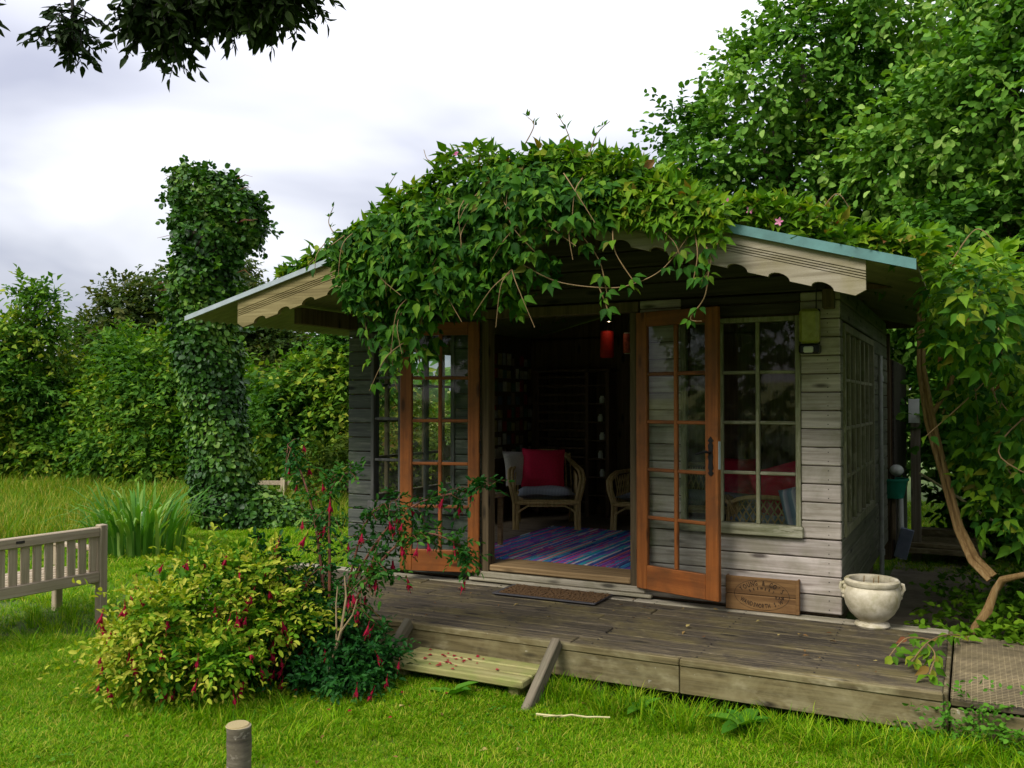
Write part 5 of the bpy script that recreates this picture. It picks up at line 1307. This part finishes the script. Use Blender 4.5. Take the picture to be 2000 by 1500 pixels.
# ------------------------------------------------------------------ ivy column
IX, IY = -8.60, 8.70
ivy = thing('ivy_stump', (IX, IY, 0), 'tall dead trunk thickly wrapped in dark ivy, wider at its top', 'ivy trunk')
mb = MB(); mb.tube([(IX + .0, IY, -.1), (IX - .14, IY - .06, 1.2), (IX - .25, IY - .14, 2.6), (IX - .25, IY - .14, 3.8), (IX - .2, IY - .1, 4.3)], [.36, .29, .27, .27, .2], n=12, wob=.06); mb.obj('trunk', M['bark'], ivy, True, (IX, IY, 0))
il = [((-9.04, 8.41, 4.42), (0.24, 0.26, 0.30)), ((-8.76, 8.56, 4.30), (0.30, 0.30, 0.32)), ((-8.48, 8.72, 4.06), (0.28, 0.30, 0.34)), ((-8.33, 8.80, 3.94), (0.18, 0.18, 0.26)), ((-9.08, 8.40, 3.95), (0.17, 0.20, 0.34)), ((-8.79, 8.56, 3.73), (0.38, 0.40, 0.48)), ((-8.89, 8.52, 3.23), (0.40, 0.40, 0.50)), ((-8.86, 8.54, 2.73), (0.40, 0.40, 0.50)), ((-8.84, 8.57, 2.23), (0.40, 0.40, 0.50)), ((-8.80, 8.60, 1.73), (0.38, 0.38, 0.50)), ((-8.74, 8.64, 1.23), (0.38, 0.38, 0.50)), ((-8.69, 8.68, 0.73), (0.40, 0.40, 0.48)), ((-8.63, 8.72, 0.30), (0.44, 0.44, 0.42)), ((-8.31, 8.88, 0.16), (0.42, 0.42, 0.34)), ((-8.01, 9.04, 0.06), (0.40, 0.40, 0.28)), ((-7.71, 9.20, 0.0), (0.36, 0.36, 0.22)), ((-7.4, 9.3, 0.0), (.34, .34, .16))]
p, d = lobes_surface(il, 26000, .84, 1.10, None); ok = p[:, 2] > 0; p, d = p[ok], d[ok]; m = len(p)
L = Leaves(); L.add(p, np.array([0, 0, -.75]) + d * .45 + rng.normal(size=(m, 3)) * .5, d * .9 + np.array([0, 0, .35]) + rng.normal(size=(m, 3)) * .35, np.where(rng.random(m) < .25, 1.25, .9) * rng.uniform(.042, .082, m), np.clip(.55 + .3 * np.sin(p @ np.array([3.1, 2.0, 4.3])) + rng.normal(0, .22, m), 0, 1))
p, d = lobes_surface(il[:8], 320, 1.0, 1.1); sprays(L, p, d + np.array([0, 0, .25]) + rng.normal(size=p.shape) * .4, .15, 6, .07, .3)
emit(ivy, L, leaf_tmpl(.85, .08, .15, .5, 'mid'), M['leaf_ivy'], 'foliage', 150)
mb = MB()
for i in range(16):
    z_ = random.choice([4.55, 4.3, 3.9, 3.2]) + random.uniform(-.1, .1); sx = random.choice([-1, -1, 1]); x0 = -8.85 + sx * .5
    mb.tube([(x0, 8.55, z_), (x0 + sx * .18, 8.5, z_ + .02), (x0 + sx * random.uniform(.25, .42), 8.5, z_ + random.uniform(-.06, .05))], .006, .002, 4)
mb.obj('dry_stem', M['twig_red'], ivy, False, (IX, IY, 0))

# ------------------------------------------------------------------ background trees on the left
fc = unit(np.array([.7, -.75, .2]))
def hedge_tree(base, lobes, label, mat='leaf_hedge', n=900, leaf=.15, sl=.55, k=9, **kw):
    return tree(kw.pop('name', 'tree'), base, lobes, label, kw.pop('cat', 'tree'), M[mat], n, leaf, sl, k, facing=fc, **kw)
G = 'trees along the field edge'
hedge_tree((-16.6, 11.3, 0), [((-16.9, 11.2, 1.1), (1.1, 1.0, .9)), ((-16.7, 11.2, 2.0), (.85, .8, .9)), ((-16.45, 11.3, 2.8), (.6, .6, .8)), ((-16.3, 11.3, 3.5), (.34, .34, .6)), ((-16.1, 11.4, .8), (.9, .9, .7))], 'young pointed bright green tree at the left edge of the view', n=2210, leaf=.115, sl=.5, name='young_tree', group=G)
hedge_tree((-15.6, 12.2, 0), [((-15.9, 12.0, 1.0), (.9, .9, 1.0)), ((-15.5, 12.2, 1.9), (.75, .7, .8)), ((-15.2, 12.3, 2.6), (.45, .45, .5)), ((-15.1, 12.2, 1.0), (.8, .8, .9))], 'bushy green tree between the pointed tree and dark sycamore', n=1870, leaf=.115, sl=.5, name='bushy_tree', group=G)
hedge_tree((-13.6, 12.0, 0), [((-14.3, 11.9, 1.3), (.9, .8, .9)), ((-14.1, 12.0, 2.1), (.75, .7, .6)), ((-13.4, 12.1, 1.7), (.9, .8, .8)), ((-13.2, 12.2, 2.5), (.55, .5, .5)), ((-13.7, 11.8, .6), (1.3, .9, .7)), ((-12.7, 12.3, 1.9), (.7, .7, .7))], 'broad yellow tipped tree in front of the dark sycamore', n=2550, leaf=.115, sl=.55, name='bushy_tree', group=G)
hedge_tree((-11.8, 12.0, 0), [((-12.3, 12.0, .9), (.9, .8, .9)), ((-12.1, 12.1, 1.8), (.65, .65, .7)), ((-11.3, 12.3, .9), (.75, .75, .8))], 'green bushy tree close behind the ivy trunk', n=1955, leaf=.115, sl=.5, name='bushy_tree', group=G)
hedge_tree((-23.6, 20.0, 0), [((-23.4, 20.2, 4.0), (1.7, 1.5, 1.3)), ((-22.0, 20.6, 4.9), (1.3, 1.3, 1.1)), ((-20.8, 21.0, 5.1), (1.1, 1.1, 1.0)), ((-24.9, 19.6, 3.3), (1.2, 1.2, 1.0)), ((-20.2, 21.2, 3.7), (1.5, 1.4, 1.4)), ((-23.0, 20, 2.2), (2.6, 2.0, 1.5)), ((-21.6, 20.4, 3.2), (1.4, 1.2, 1.2))], 'large dark olive sycamore standing behind the left trees', 'leaf_sycamore', 2600, .20, .7, name='sycamore', trunk_r=.35, group=G)
hedge_tree((-9.9, 12.3, 0), [((-9.45, 12.1, 2.45), (.6, .6, .6)), ((-10.3, 11.7, 1.85), (.6, .6, .55)), ((-9.3, 12.2, 1.9), (.75, .7, .8)), ((-9.76, 11.9, 1.1), (.7, .7, .6))], 'leafy hanging tree just left behind the cabin', 'leaf_hedge', 1500, .12, .55, name='bushy_tree', group=G, inner=.2, droop=.45)
hedge_tree((-14.2, 16.4, 0), [((-14.9, 16.0, 1.1), (1.0, .9, .9)), ((-14.2, 16.4, 1.6), (.9, .9, .8)), ((-13.6, 16.7, 1.1), (1.0, .9, 1.0)), ((-13.0, 17.0, 1.6), (1.0, .9, .9)), ((-12.3, 17.4, 1.2), (1.0, .9, 1.0)), ((-13.8, 16.2, .5), (1.6, .9, .6))], 'olive and rust coloured thicket beyond the rail fence', 'leaf_thicket', 2400, .11, .5, name='thicket', cat='thicket', stems=3, group=G)
hedge_tree((-18.5, 20.9, 0), [((-18.7, 20.8, 3.0), (1.1, 1.0, .4)), ((-19.3, 20.5, 3.3), (1.0, 1.0, .4)), ((-18.1, 21.0, 3.5), (1.0, 1.0, .4)), ((-17.3, 21.4, 2.7), (.9, .9, .4))], 'flat topped olive tree with open branches far behind the ivy', 'leaf_sycamore', 620, .15, .6, name='open_tree', inner=.1, group=G)
hedge_tree((-8.95, 11.2, 0), [((-8.9, 11.2, .5), (.5, .5, .55)), ((-8.5, 11.5, .8), (.5, .5, .6)), ((-9.4, 11.5, .3), (.4, .4, .35)), ((-7.7, 11.8, .7), (.6, .5, .8)), ((-6.9, 12.3, 1.0), (.7, .6, 1.0)), ((-6.1, 12.7, .9), (.7, .6, 1.0))], 'spreading yellow green shrub behind the cabin corner near the fence', 'leaf_thicket', 1400, .09, .35, name='shrub', cat='shrub', stems=3, group=G)
tl = Leaves()                                                 # the far wooded skyline
n = 5200; x = rng.uniform(-75, 45, n); h = 3.2 + 1.6 * np.sin(x * .31) + 1.1 * np.sin(x * .83 + 1)
tl.add(np.stack([x, 52 + 6 * np.sin(x * .09) + rng.uniform(-2, 2, n), rng.uniform(0, 1, n) * h + .3], 1), rdir(n), np.array([.3, -.7, .6]) + rng.normal(size=(n, 3)) * .5, rng.uniform(.5, 1.0, n), rng.uniform(0, 1, n))
P, Y, Nn, Sc, Rr = tl.cat()
tag(link('far_hedgerow', scatter_mesh('far_hedgerow', leaf_tmpl(.7, rich=False), P, Y, Nn, Sc, M['leaf_hedge'], Rr)), 'far green hedgerow along the field', None, None, 'stuff')

# ------------------------------------------------------------------ big trees on the right
fr_ = unit(np.array([.1, -.95, .1])); GR = 'tall trees behind the cabin on the right'
tree('hazel_tree', (-1.2, 13.2, 0), [((-3.5, 12.2, 4.1), (.95, .9, .9)), ((-4.1, 12.2, 3.4), (.75, .8, .8)), ((-3.1, 12.6, 3.6), (1.1, 1.0, 1.0)), ((-2.5, 12.4, 5.1), (1.25, 1.1, 1.25)), ((-1.3, 12.8, 6.2), (1.3, 1.2, 1.2)), ((-.6, 12.6, 4.5), (1.5, 1.2, 1.5)), ((-1.9, 13, 3.2), (1.4, 1.1, 1.4)), ((-3.9, 12.8, 3.0), (.75, .8, .7)), ((-.4, 13, 2.4), (1.4, 1.2, 1.4))],
     'tall green hazel rising over the cabin roof, its left flank against the sky', 'tree', M['leaf_hazel'], 5000, .094, .50, 9, .2, tmpl=ROUND, facing=fr_, single=120, inner=.35, share=.12, group=GR, stems=3, up=.55)
tree('hazel_tree', (1.3, 11.8, 0), [((.4, 11.2, 5.2), (1.2, 1.0, 1.3)), ((1.5, 11.2, 6.2), (1.4, 1.1, 1.2)), ((1.2, 11.0, 4.2), (1.3, 1.0, 1.4)), ((2.4, 11.2, 4.8), (1.3, 1.1, 1.6)), ((.2, 11.3, 3.3), (1.1, .9, 1.2)), ((1.5, 10.9, 2.6), (1.4, 1.0, 1.4)), ((2.6, 11, 3.0), (1.2, 1.0, 1.4)), ((1.2, 10.9, 1.3), (1.5, 1.0, 1.2))],
     'nearer green hazel filling the upper right corner behind the vine', 'tree', M['leaf_hazel'], 5200, .090, .48, 9, .2, tmpl=ROUND, facing=fr_, single=150, inner=.35, share=.12, group=GR, stems=3, up=.55)
tree('hazel_tree', (.2, 15.6, 0), [((-.2, 15.4, 6.8), (1.6, 1.3, 1.6)), ((1.6, 15.4, 7.6), (1.8, 1.3, 1.6)), ((3.4, 15.4, 7.0), (1.7, 1.4, 1.8)), ((-1.6, 15.4, 5.4), (1.4, 1.2, 1.4)), ((1.0, 15.3, 5.2), (2.2, 1.4, 1.6)), ((0, 15.3, 3.2), (2.4, 1.4, 1.8)), ((3, 15.3, 4), (2.4, 1.4, 2.2))],
     'tallest dark tree standing behind the two hazels', 'tree', M['leaf_hazel'], 1900, .14, .7, 10, .25, facing=fr_, group=GR, up=.55)

hedge_tree((1.2, 10.9, 0), [((.3, 10.9, .7), (.7, .5, .8)), ((1.3, 10.6, .8), (.8, .6, .9)), ((2.3, 10.4, .9), (.9, .6, 1.0)), ((.9, 10.9, 1.7), (.8, .6, .8)), ((-.1, 11.4, 1.3), (.6, .5, .9))], 'low dark laurel like shrub under the hazels behind the woodpile', 'leaf_vine', 800, .12, .4, name='shrub', cat='shrub', stems=4, inner=.6)
hedge_tree((2.6, 8.6, 0), [((2.2, 8.6, .6), (.6, .6, .6)), ((2.7, 8.4, 1.2), (.7, .7, .8)), ((2.9, 7.4, .7), (.8, .6, .8))], 'leafy shrub at the right edge of the view behind the vine', 'leaf_vine', 1200, .11, .4, name='shrub', cat='shrub', stems=4, inner=.6)
gm, t, b = newmat('bare_earth'); v, raw, rnd = objvec(t, rnd=0); n1 = noise(t, raw, 6, 6, .65)
t.links.new(ramp(t, n1, [(.3, (.09, .072, .045)), (.7, (.19, .155, .10))]), b.inputs['Base Color']); b.inputs['Roughness'].default_value = .95; bump(t, b, n1, .8, .03)
tag(sheet('bare_earth', np.linspace(-.70, 3.2, 26), np.linspace(6.05, 12.0, 40), gm, .012), kind='structure')

L = Leaves(); wl = []  # unseen woods behind the camera, added to keep horizon light off the facade
for q in range(9): wl.append(((-17 + 4.6 * q + rng.uniform(-.6, .6), -10.5 - .8 * (q % 3), 3.4), (3.0, 2.2, 3.6))); wl.append(((-15 + 4.6 * q, -12.5, 5.6 + (q % 2)), (2.6, 2.0, 2.4)))
p, d = lobes_surface(wl, 3000, .6, 1.02, unit(np.array([0, 1.0, .3])), .3); ok = p[:, 2] > 0; p, d = p[ok], d[ok]
sprays(L, p, d + rng.normal(size=p.shape) * .5, .8, 7, .40, .2, .6, outn=d, on=.3); P, Y, Nn, Sc, Rr = L.cat()
tag(link('unseen_woods', scatter_mesh('unseen_woods', leaf_tmpl(.6, rich=False), P, Y, Nn, Sc, M['leaf_hedge'], Rr)), 'unseen leafy woods added behind the camera to block light, mirrored in the window glass', None, None, 'stuff')
# ------------------------------------------------------------------ branches overhead
ov = thing('overhanging_tree', (-7.2, -.6, 0), 'dark leafy tree branches hanging into the sky at upper left', 'tree')
mb = MB(); L = Leaves()
mb.tube([(-7.2, -.6, -.1), (-7.15, -.5, 2), (-6.9, -.2, 3.6), (-6.6, .2, 5.0)], .26, .16, 10, wob=.05)
mb.tube(wob_path((-6.9, -.2, 3.6), (-3.6, 2.3, 4.1), 8, .06), .11, .045, 8); mb.tube(wob_path((-3.6, 2.3, 4.1), (-2.3, 3.0, 3.75), 6, .06), .045, .015, 7); mb.tube(wob_path((-6.6, .2, 4.6), (-4.6, 1.6, 4.4), 6, .06), .08, .03, 7)
def frond_cluster(center, rad, n, leaf=.072, stem=None):
    c = np.array(center); r_ = np.array(rad)
    for i in range(n):
        s0 = c + rdir(1)[0] * r_ * rng.uniform(.1, 1) ** .6
        d0 = unit(rng.normal(size=3) * np.array([.8, .8, .4]) + np.array([0, 0, -.55])); s_ = s0[None]; ln = rng.uniform(.09, .15)
        sprays(L, s_, d0[None], ln, 9, leaf, .25, .5, 1.1, .2, t0=.3)
        mb.tube([tuple(s0), tuple(s0 + d0 * ln * .5 - UP * .0625 * ln * .5), tuple(s0 + d0 * ln - UP * .25 * ln)], .003, .0015, 4)
    if stem: mb.tube(wob_path(stem, tuple(c), 5, .08), .014, .006, 6)
frond_cluster((-3.20, 2.37, 3.15), (.085, .08, .075), 40, .046, (-3.25, 2.45, 3.9))
frond_cluster((-2.90, 2.52, 3.22), (.11, .11, .10), 80, .056, (-3.0, 2.6, 4.0))
frond_cluster((-2.84, 2.55, 3.12), (.07, .07, .06), 16, .052)
frond_cluster((-2.74, 2.60, 3.30), (.12, .12, .09), 80, .056, (-2.9, 2.65, 4.0))
frond_cluster((-2.58, 2.70, 3.30), (.15, .14, .10), 120, .056, (-2.6, 2.85, 3.85))
frond_cluster((-2.47, 2.76, 3.32), (.11, .12, .09), 70, .054)
frond_cluster((-3.55, 2.19, 3.30), (.06, .06, .07), 14, .056, (-3.6, 2.3, 4.0))
frond_cluster((-3.10, 2.43, 3.42), (.10, .08, .03), 12, .05)
for q in range(7): frond_cluster((-3.9 + q * .2 + random.uniform(-.1, .1), 2.1 + q * .12, 3.72 + random.uniform(-.1, .25)), (.25, .25, .16), 14, .07)
mb.obj('trunk', M['bark_black'], ov, False, (-7.2, -.6, 0))
emit(ov, L, leaf_tmpl(.42, .06, .18, .6), M['leaf_over'], 'crown', 240)

# ------------------------------------------------------------------ iris clump, weeds, undergrowth, grass
ir = thing('iris_clump', (-8.1, 6.85, 0), 'clump of tall sword shaped iris leaves at the meadow edge', 'plant')
def blades(parent, cx, cy, n, h, w, spread, lean, mat, single=0, name='leaf'):
    V, F4, F3, A = [], [], [], []
    objs = []
    for i in range(n):
        a = random.uniform(0, 6.283); r_ = spread * math.sqrt(random.random()); hh = h * random.uniform(.6, 1.15); bx, by = r_ * math.cos(a), r_ * math.sin(a)
        ln = lean * random.uniform(.2, 1.3); dx, dy = math.cos(a + random.uniform(-.6, .6)), math.sin(a + random.uniform(-.6, .6)); sx, sy = -dy * w / 2, dx * w / 2; b_ = len(V); rr = random.random()
        for q in (0, .3, .6, .85):
            ww = (1, 1, .85, .5)[(0, .3, .6, .85).index(q)]; off = ln * hh * q ** 2.2; z_ = hh * (q - .45 * ln * q ** 3)
            V += [(bx + dx * off - sx * ww, by + dy * off - sy * ww, z_), (bx + dx * off + sx * ww, by + dy * off + sy * ww, z_)]
        V.append((bx + dx * ln * hh, by + dy * ln * hh, hh * (1 - .5 * ln))); A += [rr] * 9
        F4 += [(b_, b_ + 1, b_ + 3, b_ + 2), (b_ + 2, b_ + 3, b_ + 5, b_ + 4), (b_ + 4, b_ + 5, b_ + 7, b_ + 6)]; F3.append((b_ + 6, b_ + 7, b_ + 8))
    V = np.array(V); F4 = np.array(F4).reshape(n, 3, 4); F3 = np.array(F3).reshape(n, 1, 3)
    for i in range(single):
        sl = slice(9 * i, 9 * i + 9); link(name, np_mesh(name, V[sl], [F4[i] - 9 * i, F3[i] - 9 * i], mat, A[sl]), parent, (cx, cy, 0))
    if n > single:
        k = single; o = link('foliage', np_mesh('foliage', V[9 * k:], [F4[k:].reshape(-1, 4) - 9 * k, F3[k:].reshape(-1, 3) - 9 * k], mat, A[9 * k:]), parent, (cx, cy, 0)); o['kind'] = 'stuff'
blades(ir, -8.1, 6.85, 170, .85, .035, .5, .75, M['leaf_iris'], 60)
def dock(loc, n, size, label, name='dock_plant'):
    t = thing(name, loc, label, 'weed'); tm = leaf_tmpl(.45, .08, .3, .75)
    for i in range(n):
        a = 2 * math.pi * i / n + random.uniform(-.4, .4); me = np_mesh('leaf', tm[0], tm[1], M['leaf_weed'], np.full(len(tm[0]), random.random()))
        o = link('leaf', me, t, (0, 0, .02), (random.uniform(.25, .8), 0, a), True); s_ = size * random.uniform(.7, 1.15); o.scale = (s_, s_, s_)
dock((-1.02, 4.50, 0), 7, .20, 'broad leaved dock growing before the right end of the deck')
dock((-2.55, 4.22, 0), 6, .16, 'broad leaved weed growing under the wooden step')
dock((-.15, 4.42, 0), 7, .17, 'leafy weed at the right front corner of the deck')
dock((.35, 4.35, 0), 8, .17, 'leafy weed in front of the walkway')
dock((-1.55, 4.52, 0), 6, .13, 'low leafy weed in front of the deck fascia')
mb = MB(); mb.tube(wob_path((-1.98, 4.12, .05), (-1.62, 4.22, .06), 6, .05), .006, .004, 6); mb.tube([(-1.85, 4.15, .055), (-1.92, 4.08, .06)], .004, .003, 5)
tag(mb.obj('fallen_stick', M['cane'], None, False, (-1.8, 4.17, .05)), 'pale thin stick lying in the grass below the step', 'stick')
mb = MB(); mb.lathe([(0, 0), (.07, 0), (.07, .03), (.06, .035), (0, .035)], 18)
tag(link('pale_lid', mb.mesh('pale_lid', M['white_plastic'], True), None, (-8.95, 7.62, .26)), 'pale plastic lid among the plants by the iris clump', 'lid')
L = Leaves()                                                  # ground cover at the right of the cabin
n = 1700; x = rng.uniform(-.30, 1.9, n); y_ = 5.97 + 2.6 * rng.uniform(0, 1, n) ** 1.6; okk = ~((x < .15) & (y_ > 6.3) & (rng.random(n) < .6)); x, y_ = x[okk], y_[okk]; n = len(x)
p = np.stack([x, y_, .03 + rng.uniform(0, .42, n) * np.clip(x + .55, .25, 1)], 1); sprays(L, p, rdir(n) * np.array([1, 1, .3]) + np.array([0, -.2, .5]), rng.uniform(.10, .24, n), 6, .052, .3)
P, Y, Nn, Sc, Rr = L.cat(); o = link('undergrowth', scatter_mesh('undergrowth', leaf_tmpl(.6, rich='mid'), P, Y, Nn, Sc, M['leaf_vine_top'], Rr * .8)); tag(o, 'low leafy undergrowth right of the cabin', None, None, 'stuff')

def lawn_points(n, d0, d1, half=.75):
    c, s = math.cos(R(27.2)), math.sin(R(27.2))
    d = np.sqrt(rng.uniform(0, 1, n)) * (d1 - d0) + d0; u = rng.uniform(-half, half, n)
    return -s * d + c * u * d, c * d + s * u * d
def in_build(x, y, pad=0.0):
    a = (x > DX0 - pad) & (x < 1.75) & (y > DY0 - .01 - pad) & (y < YB)
    return a
tufts = [blade_tuft('grass_tuft', 16, .034, .0042, .036, .95, M['grass']) for _ in range(5)]
xa, ya = lawn_points(130000, 2.6, 6.2); xb, yb = lawn_points(90000, 6.2, 14.5); x, y = np.concatenate([xa, xb]), np.concatenate([ya, yb])
ok = ~in_build(x, y) & ~((x < -9.6) & (y > 6.6))
bare = np.exp(-(((x + 3.2) / .6) ** 2 + ((y - 3.75) / .25) ** 2)); ok &= rng.random(len(x)) > bare * .7
worn = .5 + .5 * np.sin(1.9 * x + .7 * y + 2) * np.sin(2.7 * y - .8 * x); ok &= rng.random(len(x)) > .35 * (worn > .8)
x, y = x[ok], y[ok]; sz = rng.uniform(.55, 1.2, len(x)) * (1 + .22 * np.sin(3 * x) * np.sin(2.3 * y) + .18 * np.sin(7.3 * x + 2 * y) * np.sin(6.1 * y - x)) * np.interp(np.hypot(x, y), [3, 5, 10], [.85, 1.0, 1.35])
tag(instancer('lawn_grass', np.stack([x, y, ground_z(x, y) - .004], 1), sz, tufts, M['grass']), 'short bright green mown lawn grass')
long_t = [blade_tuft('long_tuft', 16, .15, .006, .05, .8, M['grass']) for _ in range(4)]
n = 900; x = rng.uniform(-2.1, 1.7, n); y = rng.normal(4.52, .10, n); ok = y < DY0 - .03; x, y = x[ok], y[ok]
x2 = rng.uniform(-4.4, -2.6, 50); y2 = rng.normal(3.45, .15, 50); x3 = rng.uniform(-6.6, -5.4, 240); y3 = rng.uniform(3.2, 5.0, 240)
X, Y_ = np.concatenate([x, x2, x3]), np.concatenate([y, y2, y3])
tag(instancer('long_grass', np.stack([X, Y_, ground_z(X, Y_)], 1), rng.uniform(.35, .9, len(X)), long_t, M['grass']), 'longer unmown grass along the deck, bush and bench')
mt = [blade_tuft('meadow_tuft', 18, .29, .010, .10, .55, M['meadow']) for _ in range(5)]
n = 6500; x = rng.uniform(-21, -6.2, n); y = rng.uniform(5.2, 12.5, n)
ok = (y > np.where(x < -9.2, 6.15, 7.2) + .2 * np.sin(x * 1.7)) & ~((x > -9.0) & (y < 9.2)) ; x, y = x[ok], y[ok]
tag(instancer('meadow_grass', np.stack([x, y, ground_z(x, y)], 1), rng.uniform(.6, 1.15, len(x)), mt, M['meadow']), 'tall golden meadow grass before the trees')

tl_ = leaf_tmpl(.5, .12, .1, .5); P, Nn = [], []
for i in range(150):
    if i < 60: P.append((random.uniform(-4.8, -.2), random.uniform(4.75, 5.95), .282))
    else:
        x_, y_ = random.uniform(-5.5, 1.2), random.uniform(2.9, 4.6); P.append((x_, y_, float(ground_z(x_, y_)) + .03))
P = np.array(P); n = len(P)
lm_ = leaf_mat('withered_leaf', [(0.0, (.10, .045, .018)), (.6, (.22, .12, .04)), (1.0, (.42, .34, .12))], transl=.1)
tag(link('fallen_leaves', scatter_mesh('fallen_leaves', tl_, P, rdir(n) * np.array([1, 1, .15]), UP + rng.normal(size=(n, 3)) * .25, rng.uniform(.018, .045, n), lm_, rng.uniform(0, 1, n))), 'small withered leaves lying on the deck and lawn', None, None, 'stuff')
L = Leaves(); x, y = lawn_points(5000, 2.8, 7.5); ok = ~in_build(x, y); x, y = x[ok], y[ok]
ok = np.sin(2.1 * x + 1) * np.sin(1.7 * y) + .5 * np.sin(5 * x + 3 * y) > .15; x, y = x[ok], y[ok]; n = len(x)
for k in range(3):
    a = 2.094 * k + rng.uniform(0, .6, n)
    L.add(np.stack([x, y, ground_z(x, y) + rng.uniform(.018, .032, n)], 1), np.stack([np.cos(a), np.sin(a), np.full(n, .1)], 1), UP + rng.normal(size=(n, 3)) * .2, rng.uniform(.010, .017, n), rng.uniform(0, 1, n))
P, Y, Nn, Sc, Rr = L.cat()
tag(link('lawn_clover', scatter_mesh('lawn_clover', leaf_tmpl(.9, .05, .05, .9, 'mid'), P, Y, Nn, Sc, M['leaf_weed'], Rr)), 'low clover growing through the lawn', None, None, 'stuff')

L = Leaves(); n = 130; p = np.stack([rng.normal(.02, .13, n), rng.uniform(4.60, 4.70, n), np.abs(rng.normal(0, .11, n)) + .02], 1)
sprays(L, p, rdir(n) * np.array([1, .5, .5]) + np.array([0, -.3, .5]), rng.uniform(.06, .14, n), 6, .026, .3)
P, Y, Nn, Sc, Rr = L.cat()
tag(link('corner_weeds', scatter_mesh('corner_weeds', leaf_tmpl(.6, rich='mid'), P, Y, Nn, Sc, M['leaf_weed'], Rr)), 'small weeds creeping up the gap between deck and walkway', None, None, 'stuff')
